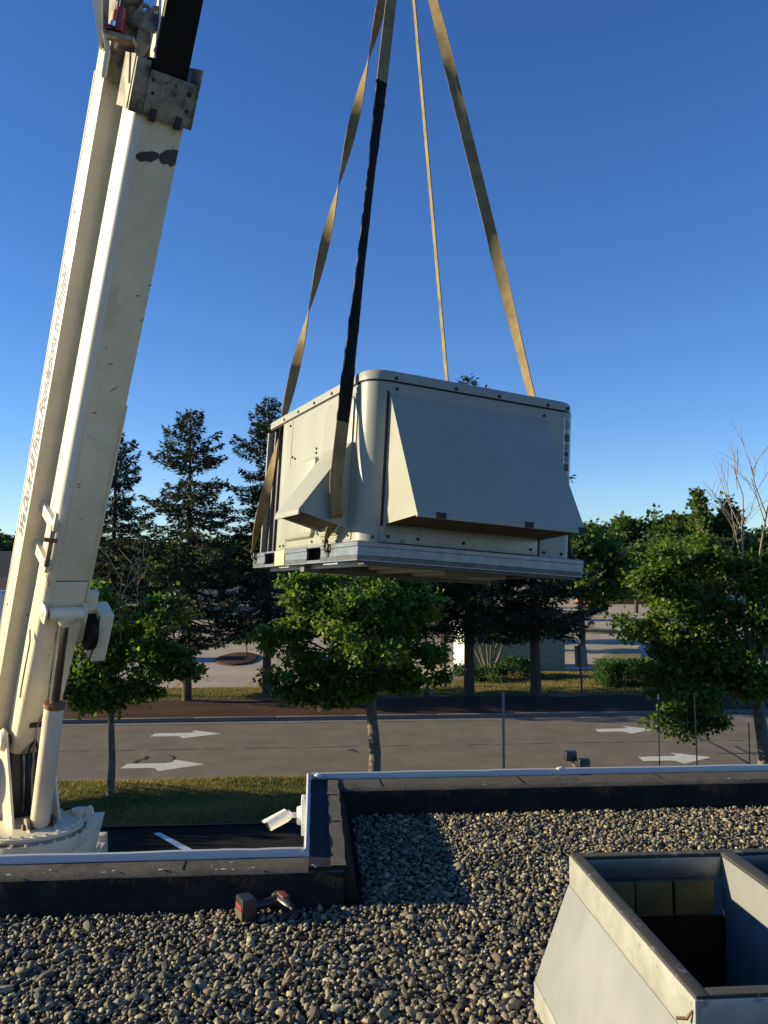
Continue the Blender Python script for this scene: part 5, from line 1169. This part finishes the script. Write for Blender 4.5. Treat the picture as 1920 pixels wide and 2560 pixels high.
b = MB((gy(1111, 1500, 39.4)[0], 39.4, GZ)); xx = gy(1111, 1500, 39.4)[0]; b.box(xx - .1, xx + .9, 39.3, 39.5, GZ + 6.95, GZ + 7.1); b.build('lamp_head', M['brownpole'], lp_, bevel=.02)
so = empty('traffic_sign', gz(1452, 1745, GZ), 'back of a rectangular traffic sign on a dark leaning post', 'sign'); B0 = Vector(gz(1456, 1745, GZ))
so.location = B0; b = MB(B0); b.tube([B0 - Vector((0, 0, .1)), Vector(gy(1448, 1612, B0.y))], .045, 8); b.build('post', M['brownpole'], so, smooth=50)
b = MB(B0); q = [Vector(gy(px, py, B0.y + .06)) for px, py in ((1438, 1668), (1470, 1670), (1466, 1616), (1436, 1614))]; b.hexa(q, [p + Vector((0, .012, 0)) for p in q]); b.build('panel', M['signback'], so, bevel=.004)
so2 = empty('lot_sign', gz(1628, 1665, GZ), 'small pale blue sign board on a post in the lot', 'sign'); B1 = Vector(gz(1628, 1665, GZ)); so2.location = B1
b = MB(B1); b.tube([B1 - Vector((0, 0, .1)), B1 + Vector((0, 0, 1.3))], .05, 8); b.build('post', M['steel_dark'], so2)
b = MB(B1); b.box(B1.x - .62, B1.x + .62, B1.y - .06, B1.y - .03, B1.z + .35, B1.z + 1.3); b.build('panel', mat('pale blue board', (.35, .45, .62), .6), so2, bevel=.01)
# pale shed
sx0, sx1, sy0, sy1 = 7.95, 13.2, 45.2, 49.6
sd0 = Vector((sx0, sy0, GZ)); sh_ = empty('pale_shed', sd0, 'small pale shed with one sunlit white end wall', 'shed')
b = MB(sd0); b.box(sx0, sx1, sy0, sy1, GZ - .05, GZ + 2.5); w_ = b.build('wall', M['shaded_green'], sh_)
b = MB(sd0); b.prism([(sy0 - .2, 2.47), (sy1 + .2, 2.47), ((sy0 + sy1) / 2, 3.3)], lambda y, z: (sx0 - .2, y, GZ + z), lambda y, z: (sx1 + .2, y, GZ + z)); b.build('roof', M['greyroof'], sh_)
b = MB(sd0); b.box(sx0 - .012, sx0 - .001, sy0 + .02, sy1 - .02, GZ, GZ + 2.45); b.build('end_wall', M['siding'], sh_)
b = MB(sd0); b.box(sx0 - .03, sx0 - .014, sy0 + .5, sy0 + 1.6, GZ, GZ + 2.05); b.build('door', M['siding'], sh_, bevel=.008)
for k in range(9):
    b = MB(sd0); b.box(sx0, sx1, sy0 - .014, sy0 - .002, GZ + .05 + k * .265, GZ + .30 + k * .265); b.build('siding_board', M['shaded_green'], sh_, bevel=.004)
# far houses and store
def house(px0, px1, Y, hw, hr, dpt, wm, rm, label, nwin=3):
    xa, xb = gy(px0, 1500, Y)[0], gy(px1, 1500, Y)[0]; O_ = Vector((xa, Y, GZ)); o = empty('far_building', O_, label, 'building', 'buildings beyond the lot')
    b = MB(O_); b.box(xa, xb, Y, Y + dpt, GZ - .1, GZ + hw); b.build('wall', wm, o)
    b = MB(O_); b.prism([(Y - .5, hw - .05), (Y + dpt + .5, hw - .05), (Y + dpt / 2 + .3, hr), (Y + dpt / 2 - .3, hr)], lambda y, z: (xa - .5, y, GZ + z), lambda y, z: (xb + .5, y, GZ + z)); b.build('roof', rm, o)
    for k in range(nwin):
        x = xa + (xb - xa) * (k + .5) / nwin; b = MB(O_); b.box(x - .7, x + .7, Y - .06, Y - .002, GZ + 1.0, GZ + 2.4); w = b.build('window', M['siding'], o)
        b = MB(O_); b.box(x - .6, x + .6, Y - .075, Y - .062, GZ + 1.1, GZ + 2.3); b.build('pane', M['glass'], w)
    return o
house(-160, 60, 92, 3.2, 7.2, 11, M['siding'], M['greyroof'], 'house with dark grey roof past the side beam')
house(-120, 44, 74, 1.8, 4.6, 8, M['siding'], M['brown'], 'low house with brown roof behind the white box truck')
house(200, 900, 128, 4.6, 5.4, 16, M['siding'], M['greyroof'], 'long low store with pale wall behind the spruces', 9)
house(1500, 1640, 122, 3.6, 4.4, 12, M['brick'], M['greyroof'], 'orange brick building at the far end of the lot', 4)
house(1660, 1990, 128, 5.0, 5.8, 14, M['siding'], M['greyroof'], 'pale building glimpsed behind the distant trees', 6)
# white box truck at the left
tx, ty = gz(0, 1652, GZ)[0], 54.0
O_ = Vector((tx, ty, GZ)); tr = empty('box_truck', O_, 'white box truck with rounded roof parked behind the crane', 'truck')
b = MB(O_); b.prism([(-3.6, 1.0), (.25, 1.0), (.25, 3.5), (.05, 3.95), (-.4, 4.15), (-3.6, 4.15)], lambda x, z: (tx + x, ty, GZ + z), lambda x, z: (tx + x, ty + 2.3, GZ + z)); b.build('box', M['siding'], tr, bevel=.08)
b = MB(O_); b.prism([(.3, .6), (2.0, .6), (2.0, 1.4), (1.1, 1.6), (.8, 2.5), (.3, 2.5)], lambda x, z: (tx + x, ty + .1, GZ + z), lambda x, z: (tx + x, ty + 2.2, GZ + z)); b.build('cab', M['siding'], tr, bevel=.08)
b = MB(O_); b.box(tx - 3.5, tx + 1.6, ty + .3, ty + 2.0, GZ + .5, GZ + 1.02); b.build('chassis', M['steel_dark'], tr)
for x in (-2.6, 1.2):
    for y in (.15, 2.15):
        b = MB(O_); b.cyl((tx + x, ty + y - .13, GZ + .45), (tx + x, ty + y + .13, GZ + .45), .45, n=20); w = b.build('wheel', M['rubber'], tr, bevel=.03); b = MB(O_); b.cyl((tx + x, ty + y - .14, GZ + .45), (tx + x, ty + y + .14, GZ + .45), .24, n=14); b.build('rim', M['pole'], w)
# utility pole and lines
ux, uy = gy(350, 1345, 105)[0], 105.0; uh = gy(350, 1335, 105)[2] - GZ
O_ = Vector((ux, uy, GZ)); up2 = empty('utility_pole', O_, 'wooden utility pole with crossarms far behind the spruces', 'utility pole')
b = MB(O_); b.tube([(ux, uy, GZ - .2), (ux, uy, GZ + uh)], [.16, .11], 8); b.build('shaft', M['bark'], up2)
for k in (0, 1): b = MB(O_); b.box(ux - 1.2, ux + 1.2, uy - .06, uy + .06, GZ + uh - .45 - k * 1.0, GZ + uh - .33 - k * 1.0); b.build('crossarm', M['bark'], up2)
for k, (a, c) in enumerate((((-60, 1309), (ux, uy)), ((-60, 1315), (ux, uy)))):
    A, B = Vector(gy(-400, 1308 + 8 * k, 104)), Vector((ux - .9 + 1.8 * k, uy, GZ + uh - .33)); b = MB(); b.tube([A.lerp(B, i / 8) - Vector((0, 0, 1.0 * math.sin(math.pi * i / 8))) for i in range(9)], .025, 5); tag(b.build('power_line', M['steel_dark']), ('upper' if k == 0 else 'lower') + ' overhead power line left of the utility pole', 'cable', 'overhead lines')
A, B = Vector((ux, uy, GZ + uh - 1.4)), Vector(gy(720, 1300, 104)); b = MB(); b.tube([A.lerp(B, i / 8) - Vector((0, 0, .8 * math.sin(math.pi * i / 8))) for i in range(9)], .06, 5); tag(b.build('power_line', M['steel_dark']), 'thick overhead cable rising to the spruce behind the coil end', 'cable', 'overhead lines')
tri = sum(len(o.data.polygons) for o in bpy.data.objects if o.type == 'MESH')
print('objects', len(bpy.data.objects), 'polys', tri)
